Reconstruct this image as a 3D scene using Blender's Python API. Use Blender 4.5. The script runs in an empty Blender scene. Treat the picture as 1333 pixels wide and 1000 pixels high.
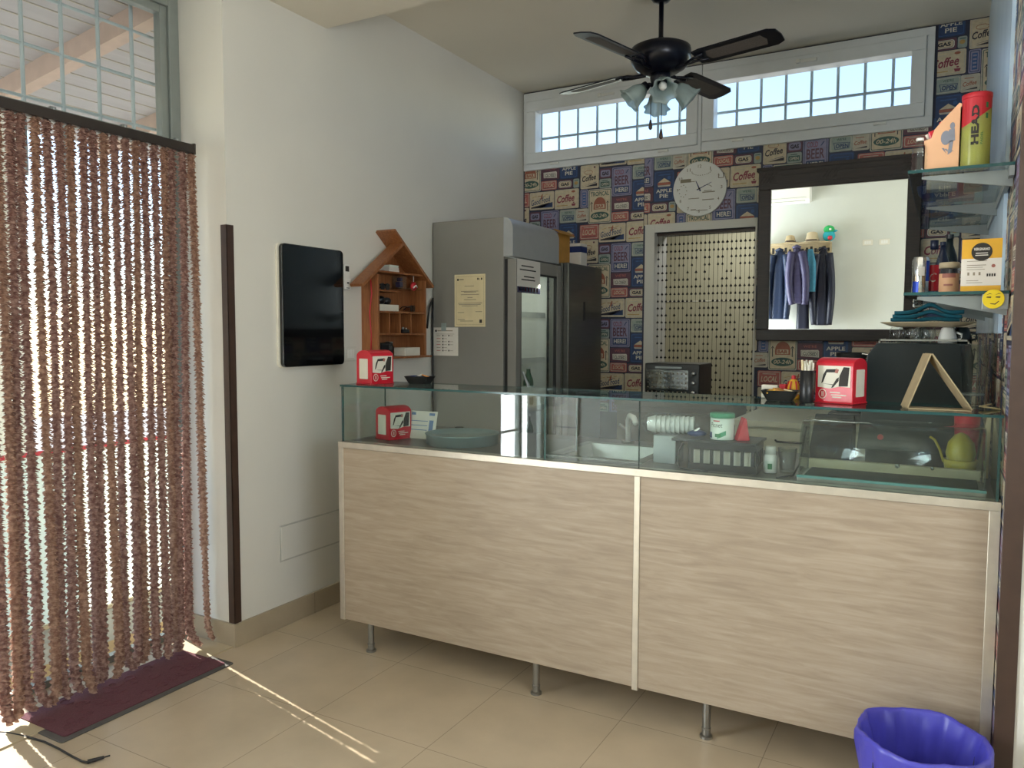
import bpy, bmesh, math, random
from mathutils import Vector, Matrix
R = random.Random(11)
scn = bpy.context.scene
COL = scn.collection
PI = math.pi

# ------------------------------------------------------------------ materials
def lin(h):
    h = h.lstrip('#')
    out = []
    for i in (0, 2, 4):
        v = int(h[i:i+2], 16) / 255
        out.append(v/12.92 if v <= .04045 else ((v+.055)/1.055)**2.4)
    return tuple(out)

def _base(name):
    m = bpy.data.materials.new(name); m.use_nodes = True
    nt = m.node_tree; nt.nodes.clear()
    out = nt.nodes.new('ShaderNodeOutputMaterial')
    return m, nt, out

def mat(name, col, rough=.5, metal=0., var=.06, scale=18., bump=0., spec=.5, coat=0., emit=0., stretch=None):
    """principled surface whose colour wanders a little with a noise texture"""
    m, nt, out = _base(name)
    b = nt.nodes.new('ShaderNodeBsdfPrincipled')
    c = lin(col) if isinstance(col, str) else col
    tc = nt.nodes.new('ShaderNodeTexCoord'); nz = nt.nodes.new('ShaderNodeTexNoise')
    nz.inputs['Scale'].default_value = scale; nz.inputs['Detail'].default_value = 4
    if stretch:
        mp = nt.nodes.new('ShaderNodeMapping'); mp.inputs['Scale'].default_value = stretch
        nt.links.new(tc.outputs['Object'], mp.inputs[0]); nt.links.new(mp.outputs[0], nz.inputs['Vector'])
    else:
        nt.links.new(tc.outputs['Object'], nz.inputs['Vector'])
    rp = nt.nodes.new('ShaderNodeValToRGB')
    rp.color_ramp.elements[0].position = .3; rp.color_ramp.elements[1].position = .7
    rp.color_ramp.elements[0].color = (*[max(0, x*(1-var)) for x in c], 1)
    rp.color_ramp.elements[1].color = (*[min(1, x*(1+var)) for x in c], 1)
    nt.links.new(nz.outputs['Fac'], rp.inputs[0]); nt.links.new(rp.outputs[0], b.inputs['Base Color'])
    b.inputs['Roughness'].default_value = rough; b.inputs['Metallic'].default_value = metal
    b.inputs['Specular IOR Level'].default_value = spec
    b.inputs['Coat Weight'].default_value = coat
    if emit:
        b.inputs['Emission Color'].default_value = (*c, 1); b.inputs['Emission Strength'].default_value = emit
    if bump:
        bp = nt.nodes.new('ShaderNodeBump'); bp.inputs['Strength'].default_value = bump; bp.inputs['Distance'].default_value = .004
        nt.links.new(nz.outputs['Fac'], bp.inputs['Height']); nt.links.new(bp.outputs[0], b.inputs['Normal'])
    nt.links.new(b.outputs[0], out.inputs[0])
    return m

def glass_mat(name, tint=(.93, .96, .95), refl=1.0, rough=0.0):
    """thin pane: clear transmission plus a Fresnel reflection"""
    m, nt, out = _base(name)
    tr = nt.nodes.new('ShaderNodeBsdfTransparent'); tr.inputs[0].default_value = (*tint, 1)
    gl = nt.nodes.new('ShaderNodeBsdfGlossy'); gl.inputs['Roughness'].default_value = rough
    fr = nt.nodes.new('ShaderNodeFresnel'); ge = nt.nodes.new('ShaderNodeNewGeometry')
    io = nt.nodes.new('ShaderNodeMath'); io.operation = 'MULTIPLY_ADD'; io.inputs[1].default_value = 1/1.5-1.5; io.inputs[2].default_value = 1.5
    nt.links.new(ge.outputs['Backfacing'], io.inputs[0]); nt.links.new(io.outputs[0], fr.inputs['IOR'])
    mu = nt.nodes.new('ShaderNodeMath'); mu.operation = 'MULTIPLY'; mu.inputs[1].default_value = refl
    mx = nt.nodes.new('ShaderNodeMixShader')
    nt.links.new(fr.outputs[0], mu.inputs[0]); nt.links.new(mu.outputs[0], mx.inputs[0])
    nt.links.new(tr.outputs[0], mx.inputs[1]); nt.links.new(gl.outputs[0], mx.inputs[2])
    nt.links.new(mx.outputs[0], out.inputs[0])
    return m

def frosted_mat(name, col, trans=.45):
    m, nt, out = _base(name)
    tr = nt.nodes.new('ShaderNodeBsdfTransparent'); tr.inputs[0].default_value = (*lin(col), 1)
    df = nt.nodes.new('ShaderNodeBsdfPrincipled'); df.inputs['Base Color'].default_value = (*lin(col), 1); df.inputs['Roughness'].default_value = .25
    tl = nt.nodes.new('ShaderNodeBsdfTranslucent'); tl.inputs[0].default_value = (*lin(col), 1)
    a = nt.nodes.new('ShaderNodeMixShader'); a.inputs[0].default_value = .4
    nz = nt.nodes.new('ShaderNodeTexNoise'); nz.inputs['Scale'].default_value = 60
    rp = nt.nodes.new('ShaderNodeMapRange'); rp.inputs[3].default_value = trans-.1; rp.inputs[4].default_value = trans+.1
    nt.links.new(nz.outputs['Fac'], rp.inputs[0])
    b = nt.nodes.new('ShaderNodeMixShader')
    nt.links.new(df.outputs[0], a.inputs[1]); nt.links.new(tl.outputs[0], a.inputs[2])
    nt.links.new(rp.outputs[0], b.inputs[0]); nt.links.new(a.outputs[0], b.inputs[1]); nt.links.new(tr.outputs[0], b.inputs[2])
    nt.links.new(b.outputs[0], out.inputs[0])
    return m

def wood_mat(name, c0, c1, c2, axis='X', scale=1.0, rough=.5, ring=3.0, mult=14.):
    """long grained board: stretched noise warped with a second noise"""
    m, nt, out = _base(name); b = nt.nodes.new('ShaderNodeBsdfPrincipled')
    tc = nt.nodes.new('ShaderNodeTexCoord'); mp = nt.nodes.new('ShaderNodeMapping')
    s = [mult*scale]*3; s['XYZ'.index(axis)] = 1.1*scale; mp.inputs['Scale'].default_value = s
    nt.links.new(tc.outputs['Object'], mp.inputs[0])
    n1 = nt.nodes.new('ShaderNodeTexNoise'); n1.inputs['Scale'].default_value = ring; n1.inputs['Detail'].default_value = 7; n1.inputs['Distortion'].default_value = .7
    n1.inputs['Roughness'].default_value = .62
    nt.links.new(mp.outputs[0], n1.inputs['Vector'])
    n2 = nt.nodes.new('ShaderNodeTexNoise'); n2.inputs['Scale'].default_value = 2.2; n2.inputs['Detail'].default_value = 3
    nt.links.new(tc.outputs['Object'], n2.inputs['Vector'])
    rp = nt.nodes.new('ShaderNodeValToRGB'); e = rp.color_ramp.elements
    e[0].position = .30; e[0].color = (*lin(c0), 1); e[1].position = .72; e[1].color = (*lin(c2), 1)
    k = e.new(.5); k.color = (*lin(c1), 1)
    ad = nt.nodes.new('ShaderNodeMath'); ad.operation = 'MULTIPLY_ADD'; ad.inputs[1].default_value = .3
    nt.links.new(n2.outputs['Fac'], ad.inputs[0])
    sb = nt.nodes.new('ShaderNodeMath'); sb.operation = 'SUBTRACT'; sb.inputs[1].default_value = .15
    nt.links.new(n1.outputs['Fac'], sb.inputs[0]); nt.links.new(sb.outputs[0], ad.inputs[2])
    nt.links.new(ad.outputs[0], rp.inputs[0]); nt.links.new(rp.outputs[0], b.inputs['Base Color'])
    b.inputs['Roughness'].default_value = rough
    nt.links.new(b.outputs[0], out.inputs[0])
    return m

def tile_mat(name, c, grout, size, ox, oy, rough=.32):
    m, nt, out = _base(name); b = nt.nodes.new('ShaderNodeBsdfPrincipled')
    tc = nt.nodes.new('ShaderNodeTexCoord'); mp = nt.nodes.new('ShaderNodeMapping')
    mp.inputs['Location'].default_value = (-ox, -oy, 0)
    nt.links.new(tc.outputs['Object'], mp.inputs[0])
    br = nt.nodes.new('ShaderNodeTexBrick'); br.offset = 0; br.squash = 1
    br.inputs['Scale'].default_value = 1; br.inputs['Brick Width'].default_value = size; br.inputs['Row Height'].default_value = size
    br.inputs['Mortar Size'].default_value = .0016; br.inputs['Mortar Smooth'].default_value = .2
    cc = lin(c)
    br.inputs['Color1'].default_value = (*[x*.95 for x in cc], 1); br.inputs['Color2'].default_value = (*[x*1.04 for x in cc], 1)
    br.inputs['Mortar'].default_value = (*lin(grout), 1)
    nt.links.new(mp.outputs[0], br.inputs['Vector'])
    nz = nt.nodes.new('ShaderNodeTexNoise'); nz.inputs['Scale'].default_value = 5; nz.inputs['Detail'].default_value = 6
    nt.links.new(tc.outputs['Object'], nz.inputs['Vector'])
    mr = nt.nodes.new('ShaderNodeMapRange'); mr.inputs[1].default_value = .3; mr.inputs[2].default_value = .7; mr.inputs[3].default_value = .9; mr.inputs[4].default_value = 1.06
    nt.links.new(nz.outputs['Fac'], mr.inputs[0])
    mx = nt.nodes.new('ShaderNodeVectorMath'); mx.operation = 'SCALE'
    nt.links.new(br.outputs['Color'], mx.inputs[0]); nt.links.new(mr.outputs[0], mx.inputs['Scale'])
    nt.links.new(mx.outputs[0], b.inputs['Base Color'])
    b.inputs['Roughness'].default_value = rough
    nt.links.new(b.outputs[0], out.inputs[0])
    return m

def chenille_mat(name, ca, cb):
    m, nt, out = _base(name)
    tc = nt.nodes.new('ShaderNodeTexCoord'); nz = nt.nodes.new('ShaderNodeTexNoise')
    nz.inputs['Scale'].default_value = 70; nz.inputs['Detail'].default_value = 3
    nt.links.new(tc.outputs['Object'], nz.inputs['Vector'])
    rp = nt.nodes.new('ShaderNodeValToRGB'); rp.color_ramp.elements[0].position = .38; rp.color_ramp.elements[1].position = .66
    rp.color_ramp.elements[0].color = (*lin(ca), 1); rp.color_ramp.elements[1].color = (*lin(cb), 1)
    nt.links.new(nz.outputs['Fac'], rp.inputs[0])
    df = nt.nodes.new('ShaderNodeBsdfDiffuse'); tl = nt.nodes.new('ShaderNodeBsdfTranslucent')
    nt.links.new(rp.outputs[0], df.inputs[0]); nt.links.new(rp.outputs[0], tl.inputs[0])
    mx = nt.nodes.new('ShaderNodeMixShader'); mx.inputs[0].default_value = .55
    nt.links.new(df.outputs[0], mx.inputs[1]); nt.links.new(tl.outputs[0], mx.inputs[2]); nt.links.new(mx.outputs[0], out.inputs[0])
    return m

# ------------------------------------------------------------------ mesh builder
_txt = {}
def text_geo(s, shear=0., bold=0.):
    """filled outline of a word as 2-D points and faces, scaled to a unit box"""
    key = (s, shear, bold)
    if key in _txt: return _txt[key]
    cu = bpy.data.curves.new('lettering', 'FONT'); cu.body = s; cu.shear = shear; cu.offset = bold
    cu.resolution_u = 2; cu.fill_mode = 'FRONT'
    o = bpy.data.objects.new('lettering', cu); COL.objects.link(o)
    dg = bpy.context.evaluated_depsgraph_get()
    me = bpy.data.meshes.new_from_object(o.evaluated_get(dg))
    vs = [(v.co.x, v.co.y) for v in me.vertices]; fs = [tuple(p.vertices) for p in me.polygons]
    bpy.data.objects.remove(o); bpy.data.curves.remove(cu); bpy.data.meshes.remove(me)
    x0 = min(v[0] for v in vs); x1 = max(v[0] for v in vs); y0 = min(v[1] for v in vs); y1 = max(v[1] for v in vs)
    vs = [((x-x0)/(x1-x0), (y-y0)/(y1-y0)) for x, y in vs]
    _txt[key] = (vs, fs, (x1-x0)/(y1-y0))
    return _txt[key]

def rrect(w, h, r, n=4):
    pts = []
    for cx, cy, a0 in ((w/2-r, h/2-r, 0), (-w/2+r, h/2-r, 90), (-w/2+r, -h/2+r, 180), (w/2-r, -h/2+r, 270)):
        for i in range(n+1):
            a = math.radians(a0 + 90*i/n); pts.append((cx+r*math.cos(a), cy+r*math.sin(a)))
    return pts
def ellipse(w, h, n=24): return [(w/2*math.cos(2*PI*i/n), h/2*math.sin(2*PI*i/n)) for i in range(n)]

class MB:
    def __init__(s): s.v = []; s.f = []; s.mi = []; s.sm = []; s.m = 0; s.smooth = False
    def add(s, vs, fs):
        o = len(s.v); s.v += [tuple(v) for v in vs]
        for f in fs: s.f.append(tuple(i+o for i in f)); s.mi.append(s.m); s.sm.append(s.smooth)
    def box(s, x0, x1, y0, y1, z0, z1):
        s.add([(x0,y0,z0),(x1,y0,z0),(x1,y1,z0),(x0,y1,z0),(x0,y0,z1),(x1,y0,z1),(x1,y1,z1),(x0,y1,z1)],
              [(0,3,2,1),(4,5,6,7),(0,1,5,4),(1,2,6,5),(2,3,7,6),(3,0,4,7)])
    def obox(s, c, size, rot=None):
        M = Matrix.Translation(c) @ (rot.to_4x4() if rot else Matrix())
        x, y, z = [k/2 for k in size]
        s.add([M @ Vector(p) for p in [(-x,-y,-z),(x,-y,-z),(x,y,-z),(-x,y,-z),(-x,-y,z),(x,-y,z),(x,y,z),(-x,y,z)]],
              [(0,3,2,1),(4,5,6,7),(0,1,5,4),(1,2,6,5),(2,3,7,6),(3,0,4,7)])
    def poly(s, pts, O, U, V, N=None, d=0):
        O, U, V = Vector(O), Vector(U), Vector(V); n = U.cross(V).normalized()
        s.add([O + U*a + V*b + n*d for a, b in pts], [tuple(range(len(pts)))])
    def prism(s, pts, O, U, V, d):
        """closed 2-D outline (counter-clockwise) pushed d along U x V"""
        O, U, V = Vector(O), Vector(U), Vector(V); n = U.cross(V).normalized(); k = len(pts)
        a = [O + U*p + V*q for p, q in pts]; b = [p + n*d for p in a]
        s.add(a+b, [tuple(reversed(range(k))), tuple(range(k, 2*k))] + [(i, (i+1) % k, k+(i+1) % k, k+i) for i in range(k)])
    def loft(s, rings, cap0=True, cap1=True, closed=False):
        n = len(rings[0]); vs = [p for r in rings for p in r]; fs = []
        for k in range(len(rings)-1):
            for i in range(n):
                j = (i+1) % n; fs.append((k*n+i, k*n+j, (k+1)*n+j, (k+1)*n+i))
        if cap0: fs.append(tuple(reversed(range(n))))
        if cap1: fs.append(tuple((len(rings)-1)*n+i for i in range(n)))
        s.add(vs, fs)
    def lathe(s, prof, c=(0,0,0), seg=20, rot=None, cap0=True, cap1=True, wob=None):
        M = Matrix.Translation(c) @ (rot.to_4x4() if rot else Matrix())
        rings = []
        for k, (r, z) in enumerate(prof):
            rings.append([M @ Vector(((r*(wob(2*PI*i/seg, k) if wob else 1))*math.cos(2*PI*i/seg), (r*(wob(2*PI*i/seg, k) if wob else 1))*math.sin(2*PI*i/seg), z)) for i in range(seg)])
        s.loft(rings, cap0, cap1)
    def cyl(s, p0, p1, r0, r1=None, seg=16):
        p0, p1 = Vector(p0), Vector(p1); r1 = r0 if r1 is None else r1
        q = (p1-p0).to_track_quat('Z', 'Y').to_matrix()
        s.lathe([(r0, 0), (r1, (p1-p0).length)], p0, seg, q)
    def tube(s, pts, r, seg=8):
        pts = [Vector(p) for p in pts]; rings = []; prev = None
        for i, p in enumerate(pts):
            t = (pts[min(i+1, len(pts)-1)] - pts[max(i-1, 0)]).normalized()
            if prev is None:
                u = t.orthogonal().normalized()
            else:
                u = (prev - t*prev.dot(t)).normalized()
            prev = u; w = t.cross(u); rr = r[i] if isinstance(r, (list, tuple)) else r
            rings.append([p + (u*math.cos(2*PI*k/seg) + w*math.sin(2*PI*k/seg))*rr for k in range(seg)])
        s.loft(rings)
    def ball(s, c, r, seg=12, rings=8, sq=(1,1,1), rot=None):
        M = Matrix.Translation(c) @ (rot.to_4x4() if rot else Matrix())
        rs = []
        for k in range(1, rings):
            a = PI*k/rings
            rs.append([M @ Vector((r*sq[0]*math.sin(a)*math.cos(2*PI*i/seg), r*sq[1]*math.sin(a)*math.sin(2*PI*i/seg), -r*sq[2]*math.cos(a))) for i in range(seg)])
        s.loft(rs)
    def text(s, t, O, U, V, w, h, d=.0004, shear=0., bold=0.):
        """word fitted in a w x h box whose lower left corner is O"""
        vs, fs, asp = text_geo(t, shear, bold)
        O, U, V = Vector(O), Vector(U), Vector(V); n = U.cross(V).normalized()
        s.add([O + U*(x*w) + V*(y*h) + n*d for x, y in vs], fs)
    def build(s, name, mats, parent=None, world=False, bevel=0., seg=2):
        me = bpy.data.meshes.new(name)
        vs = s.v
        if world and parent is not None:
            Mi = ROOTM[parent.name].inverted(); vs = [Mi @ Vector(v) for v in vs]
        me.from_pydata(vs, [], s.f)
        for m in (mats if isinstance(mats, (list, tuple)) else [mats]): me.materials.append(m)
        me.polygons.foreach_set('material_index', s.mi); me.polygons.foreach_set('use_smooth', s.sm)
        me.update()
        o = bpy.data.objects.new(name, me); COL.objects.link(o)
        if parent is not None: o.parent = parent
        ROOTM[o.name] = Matrix()
        if bevel:
            b = o.modifiers.new('edge', 'BEVEL'); b.width = bevel; b.segments = seg; b.limit_method = 'ANGLE'; b.angle_limit = .6
        return o

ROOTM = {}
def thing(name, label, cat, loc=(0,0,0), rotz=0., group=None):
    o = bpy.data.objects.new(name, None); COL.objects.link(o); o.empty_display_size = .05
    o.location = loc; o.rotation_euler = (0, 0, rotz)
    ROOTM[o.name] = Matrix.Translation(loc) @ Matrix.Rotation(rotz, 4, 'Z')
    o['label'] = label; o['category'] = cat
    if group: o['group'] = group
    return o
def tag(o, label, cat, group=None):
    o['label'] = label; o['category'] = cat
    if group: o['group'] = group
    return o
def struct(o): o['kind'] = 'structure'; return o
def dup(root, loc, rotz=0., label=None):
    r = root.copy(); COL.objects.link(r); r.location = loc; r.rotation_euler = (0, 0, rotz)
    if label: r['label'] = label
    for ch in list(root.children):
        c = ch.copy(); COL.objects.link(c); c.parent = r
        for g in list(ch.children):
            d = g.copy(); COL.objects.link(d); d.parent = c
    return r
def bx(name, m, *a, parent=None, world=False, bevel=0.):
    b = MB(); b.box(*a); return b.build(name, m, parent, world, bevel)
def rz(a): return Matrix.Rotation(a, 3, 'Z')
def rx(a): return Matrix.Rotation(a, 3, 'X')
def ry(a): return Matrix.Rotation(a, 3, 'Y')
X3, Y3, Z3 = Vector((1,0,0)), Vector((0,1,0)), Vector((0,0,1))

# palette
M = dict(
    wall=mat('painted_plaster', '#d8d6cf', .75, var=.02, scale=3),
    ceil=mat('ceiling_paint', '#dcd6c8', .8, var=.02, scale=2),
    floor=tile_mat('floor_tile', '#bfae95', '#8f7f6b', .5, -1.98, 1.568),
    skirtline=mat('hatch_rim_paint', '#b9b8b2', .8),
    skirt=mat('skirting_tile', '#a89a84', .4, var=.05, scale=9),
    white=mat('white_plastic', '#e4e4e0', .35, var=.02),
    offwhite=mat('offwhite_card', '#d9d5c8', .7, var=.05),
    pvc=mat('white_window_profile', '#dfe2e4', .3, var=.02),
    alu=mat('brushed_aluminium', '#cfc8bb', .38, .75, var=.05, scale=30),
    greyalu=mat('grey_door_profile', '#8a918e', .4, .3, var=.04),
    steel=mat('stainless_steel', '#9a9a96', .3, .9, var=.06, scale=40),
    chrome=mat('chrome', '#d0d0d0', .12, 1., var=.02),
    fridge=mat('grey_fridge_enamel', '#8e8c87', .42, .25, var=.03, scale=6),
    fridgehead=mat('fridge_header_grey', '#a9adb0', .35, .3, var=.03),
    fridge2=mat('steel_look_door', '#6a6a66', .3, .75, var=.07, scale=6, stretch=(1,1,14)),
    black=mat('black_plastic', '#15161a', .35, var=.15),
    blackgloss=mat('black_glass_screen', '#0b0c0e', .08, var=.1, coat=.5),
    rubber=mat('dark_rubber', '#2b2b2c', .7, var=.1),
    darkbrown=mat('dark_brown_trim', '#423129', .4, var=.12, scale=20),
    railbrown=mat('dark_rail', '#2c2522', .45, var=.1),
    counterwood=wood_mat('pale_ash_laminate', '#948473', '#a2927f', '#ae9f8d', 'X', 1.1, .42, 4.2, 12.),
    housewood=wood_mat('orange_brown_wood', '#774728', '#8d5833', '#a06b43', 'Z', 2.2, .45),
    mirrorwood=wood_mat('dark_stained_wood', '#1d1514', '#2a1e1c', '#352724', 'X', 2.5, .4),
    glass=glass_mat('clear_glass_pane'),
    winglass=glass_mat('window_pane', (.97,.98,.98), .8),
    greenglass=glass_mat('greenish_shelf_glass', (.92,.965,.95), 1.0),
    clear=glass_mat('clear_plastic', (.88,.90,.90), 1.3, .05),
    edge=mat('glass_cut_edge', '#1f4a4a', .15, var=.1),
    edgelight=mat('pale_glass_cut_edge', '#5f8f8c', .15, var=.1),
    red=mat('red_plastic', '#c22032', .3, var=.04),
    redpaint=mat('red_print', '#b5202e', .5, var=.05),
    cream=mat('cream_paper', '#d8c9a2', .8, var=.05),
    paper=mat('white_paper', '#d9d4cc', .8, var=.03),
    ink=mat('dark_ink', '#2a2724', .7, var=.1),
    inkgrey=mat('grey_ink', '#8d8472', .8, var=.1),
    card=mat('tan_cardboard', '#9d8d6e', .85, var=.1, scale=40),
    yellow=mat('warm_yellow_print', '#d9a52c', .55, var=.05),
    mustard=mat('ochre_carton', '#b6843a', .6, var=.1),
    orange=mat('orange_wrapper', '#c87d2c', .4, var=.2, scale=60),
    blue=mat('navy_blue_print', '#1b2f63', .4, var=.1),
    bluelid=mat('dark_blue_cap', '#141d38', .35, var=.1),
    teal=mat('teal_cloth', '#11586a', .9, var=.15, scale=80, bump=.4),
    purple=mat('violet_bin_bag', '#4a48b4', .35, var=.1, scale=14, bump=.5),
    mat_=mat('maroon_carpet', '#623a43', .95, var=.15, scale=160, bump=.6),
    matedge=mat('grey_rubber_border', '#54524f', .8, var=.08),
    dkteal=mat('black_green_enamel', '#0c1a1e', .35, var=.08),
    tin=mat('grey_green_tin', '#83989a', .35, .5, var=.05),
    mint=mat('mint_green_lid', '#3f8f6a', .4, var=.05),
    tub=mat('pale_tub_label', '#d3dcd3', .5, var=.04),
    leaf=mat('green_leaf_print', '#2c7045', .6, var=.1),
    lemon=mat('lemon_yellow_plastic', '#c9b13c', .4, var=.06),
    beige=mat('beige_tray', '#b7a88c', .5, var=.06),
    fanblue=mat('dark_fan_enamel', '#11131f', .28, .3, var=.1),
    cane=mat('grey_cane_inlay', '#5d5652', .6, var=.2, scale=200),
    frost=frosted_mat('frosted_tulip_glass', '#cfdcdc', .35),
    navycloth=mat('navy_coat_cloth', '#0a1028', .55, var=.15, scale=30),
    tealcoat=mat('petrol_quilted_nylon', '#0b2140', .5, var=.12, scale=20),
    mauve=mat('mauve_quilted_nylon', '#312d50', .55, var=.12, scale=20),
    scarf=mat('light_blue_scarf', '#3f7f9c', .85, var=.1, scale=40),
    straw=mat('straw_hat', '#b7a583', .9, var=.15, scale=120, bump=.5),
    toygreen=mat('green_plush', '#2fa35c', .9, var=.12, scale=60),
    toyblue=mat('turquoise_plush', '#2aa1b0', .9, var=.12, scale=60),
    tennis=mat('tennis_ball_felt', '#b9c13a', .9, var=.1, scale=90),
    tubeplastic=frosted_mat('ball_tube_plastic', '#cfd27e', .32),
    peach=mat('peach_carton', '#d9a983', .6, var=.04),
    bead=mat('dark_wood_bead', '#15100e', .4, var=.2),
    string=mat('dark_string', '#3a352c', .8, var=.1),
    room=mat('ochre_plaster', '#b6b096', .85, var=.04, scale=3),
    paleblue=mat('pale_blue_laminate', '#bfd6ec', .22, var=.05, scale=6, stretch=(1,1,.15)),
    rawgrey=mat('grey_shelf_metal', '#8f9596', .4, .5, var=.04),
    backcab=mat('white_cabinet_laminate', '#cfcab4', .45, var=.03),
    brownctr=mat('brown_grey_worktop', '#5b5349', .45, var=.1, scale=30),
    worktop=mat('dark_grey_worktop', '#5f5c58', .35, .2, var=.12, scale=40),
    emoji=mat('emoji_yellow', '#e2c81f', .45, var=.03),
)
# light levels
SKY, SUN, EXPO = .30, 7.0, 0.64
LAMPS = [('door_daylight', (-3.17, -.23, 1.35), (1, 0, 0), 1.2, 2.3, 150, (.93, .97, 1)),
         ('window_daylight', (1.85, .30, 1.65), (-.55, .25, .9), 1.5, 1.4, 66, (.93, .97, 1)),  # fill light added outside the assumed window, aimed up at the ceiling
         ('store_lamp', (-1.4, 5.9, 2.45), (0, 0, -1), .5, .5, 6.5, (.98, 1, .96))]  # unseen light added to brighten the room behind the beads
# ------------------------------------------------------------------ the printed wallpaper
PAL = ['gap', 'cream', 'cream2', 'navy', 'maroon', 'pinkred', 'greygreen', 'dkgreen', 'lilac', 'ink', 'ochre', 'script', 'blue', 'white', 'rust']
PCOL = ['#33354a', '#cdbfa4', '#c0baab', '#33466e', '#62404e', '#b0655f', '#97a29c', '#3f5d58', '#8d8aa8', '#35313c', '#b5945c', '#8a3a4c', '#3a5c92', '#d4d0c4', '#a05f4c']
WPM = [mat('wallpaper_'+n, c, .5, var=.12, scale=45) for n, c in zip(PAL, PCOL)]
PI_ = {n: i for i, n in enumerate(PAL)}

class Cell:
    """flat printed shapes in wall coordinates (u along, v up); each knows its layer and ink"""
    def __init__(s): s.p = []; s.o = (0, 0)
    def put(s, pts, layer, ink): s.p.append(([(a+s.o[0], b+s.o[1]) for a, b in pts], layer, PI_[ink]))
    def rect(s, x, y, w, h, r, layer, ink): s.put([(x+w/2+a, y+h/2+b) for a, b in rrect(w, h, min(r, w*.49, h*.49), 2)], layer, ink)
    def ell(s, x, y, w, h, layer, ink): s.put([(x+w/2+a, y+h/2+b) for a, b in ellipse(w, h, 18)], layer, ink)
    def word(s, t, x, y, w, h, layer, ink, shear=0., bold=0., rot=0.):
        vs, fs, _ = text_geo(t, shear, bold); c, n = math.cos(rot), math.sin(rot)
        q = [(x + w*a*c - h*b*n, y + w*a*n + h*b*c) for a, b in vs]
        for f in fs: s.put([q[i] for i in f], layer, ink)
    def plate(s, w, h, bg, rim=None, r=.008):
        s.rect(0, 0, w, h, r, 0, bg)
        if rim:
            s.rect(.006, .006, w-.012, h-.012, r*.8, 1, rim); s.rect(.0095, .0095, w-.019, h-.019, r*.7, 2, bg)

cell = Cell()
def S(x, y): cell.o = (x, y)
S(0, 0); cell.plate(.142, .193, 'lilac', 'navy')
cell.word('COLD', .022, .143, .062, .032, 3, 'script', 0, .01); cell.put([(.098, .148), (.104, .148), (.122, .172), (.114, .172)], 3, 'navy')
cell.word('BEER', .020, .074, .102, .060, 3, 'maroon', 0, .02); cell.rect(.018, .016, .106, .048, .002, 3, 'navy'); cell.word('HERE!', .027, .025, .088, .031, 4, 'white', 0, .02)
S(0, -.100); cell.plate(.143, .094, 'maroon'); cell.word("WE'RE", .032, .066, .078, .017, 2, 'pinkred', 0, .01)
cell.put([(.018, .052), (.020, .014), (.124, .008), (.124, .046), (.118, .054)], 2, 'white'); cell.put([(.024, .048), (.025, .018), (.118, .013), (.118, .044)], 3, 'maroon')
cell.put([(.026, .047), (.027, .020), (.116, .015), (.116, .043)], 4, 'white'); cell.word('CLOSED', .031, .021, .080, .020, 5, 'ink', 0, .02, -.03)
S(0, -.172); cell.plate(.124, .065, 'pinkred', 'cream2'); cell.word('LOCAL', .022, .020, .080, .024, 3, 'cream', .25, .02); cell.rect(.025, .012, .074, .003, .001, 3, 'maroon'); cell.rect(.03, .049, .06, .003, .001, 3, 'cream2')
S(-.092, -.306); cell.plate(.195, .124, 'cream', 'cream2'); cell.put([(.10, .012), (.183, .012), (.183, .048), (.06, .018)], 3, 'navy')
cell.put([(.012, .012), (.10, .012), (.165, .040), (.160, .046), (.012, .020)], 3, 'ink'); cell.word('Good Food', .016, .030, .155, .040, 4, 'navy', .3, .015, .16)
cell.put([(.085, .070), (.100, .075), (.106, .108), (.100, .111), (.092, .090)], 3, 'rust'); cell.put([(.070, .096), (.130, .088), (.130, .091), (.070, .099)], 3, 'script')
for k in range(3): cell.put([(.02+.05*k, .085+.006*k), (.055+.045*k, .094+.005*k), (.055+.045*k, .097+.005*k), (.02+.05*k, .088+.006*k)], 3, 'ochre')
S(.148, .101); cell.plate(.127, .092, 'greygreen', 'cream2'); cell.word("WE'RE", .038, .064, .055, .013, 3, 'dkgreen', 0, .01)
cell.put([(.022, .054), (.030, .012), (.108, .017), (.112, .050)], 3, 'navy'); cell.put([(.026, .051), (.033, .015), (.105, .020), (.108, .047)], 4, 'greygreen'); cell.word('OPEN', .034, .020, .070, .026, 5, 'navy', 0, .03, -.03)
S(.148, -.104); cell.plate(.138, .198, 'navy', None, .010); cell.rect(.007, .007, .124, .184, .008, 1, 'blue'); cell.rect(.010, .010, .118, .178, .007, 2, 'navy')
cell.put([(.028, .122), (.070, .150), (.112, .122)], 3, 'cream'); cell.put([(.026, .105), (.114, .105), (.114, .121), (.026, .121)], 3, 'rust'); cell.put([(.030, .094), (.110, .094), (.114, .104), (.026, .104)], 3, 'cream2')
cell.ell(.092, .140, .022, .022, 3, 'blue'); cell.word('APPLE', .016, .056, .106, .023, 3, 'white', 0, .02); cell.word('PIE', .040, .022, .058, .025, 3, 'white', 0, .02); cell.rect(.03, .168, .08, .006, .001, 3, 'blue')
S(.129, -.174); cell.plate(.118, .062, 'maroon'); cell.rect(.010, .009, .098, .044, .012, 2, 'white'); cell.rect(.015, .013, .088, .036, .009, 3, 'ink'); cell.rect(.0165, .0145, .085, .033, .008, 4, 'cream'); cell.word('GAS', .026, .020, .064, .022, 5, 'ink', 0, .05)
S(.252, -.174); cell.plate(.045, .062, 'greygreen'); cell.ell(.008, .02, .028, .024, 2, 'ochre'); cell.rect(.008, .048, .03, .004, .001, 2, 'dkgreen')
S(.108, -.313); cell.plate(.187, .134, 'cream', 'cream2'); cell.word('Coffee', .020, .040, .135, .052, 3, 'script', .32, .025, .07); cell.rect(.016, .020, .085, .005, .001, 3, 'ochre')
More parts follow.
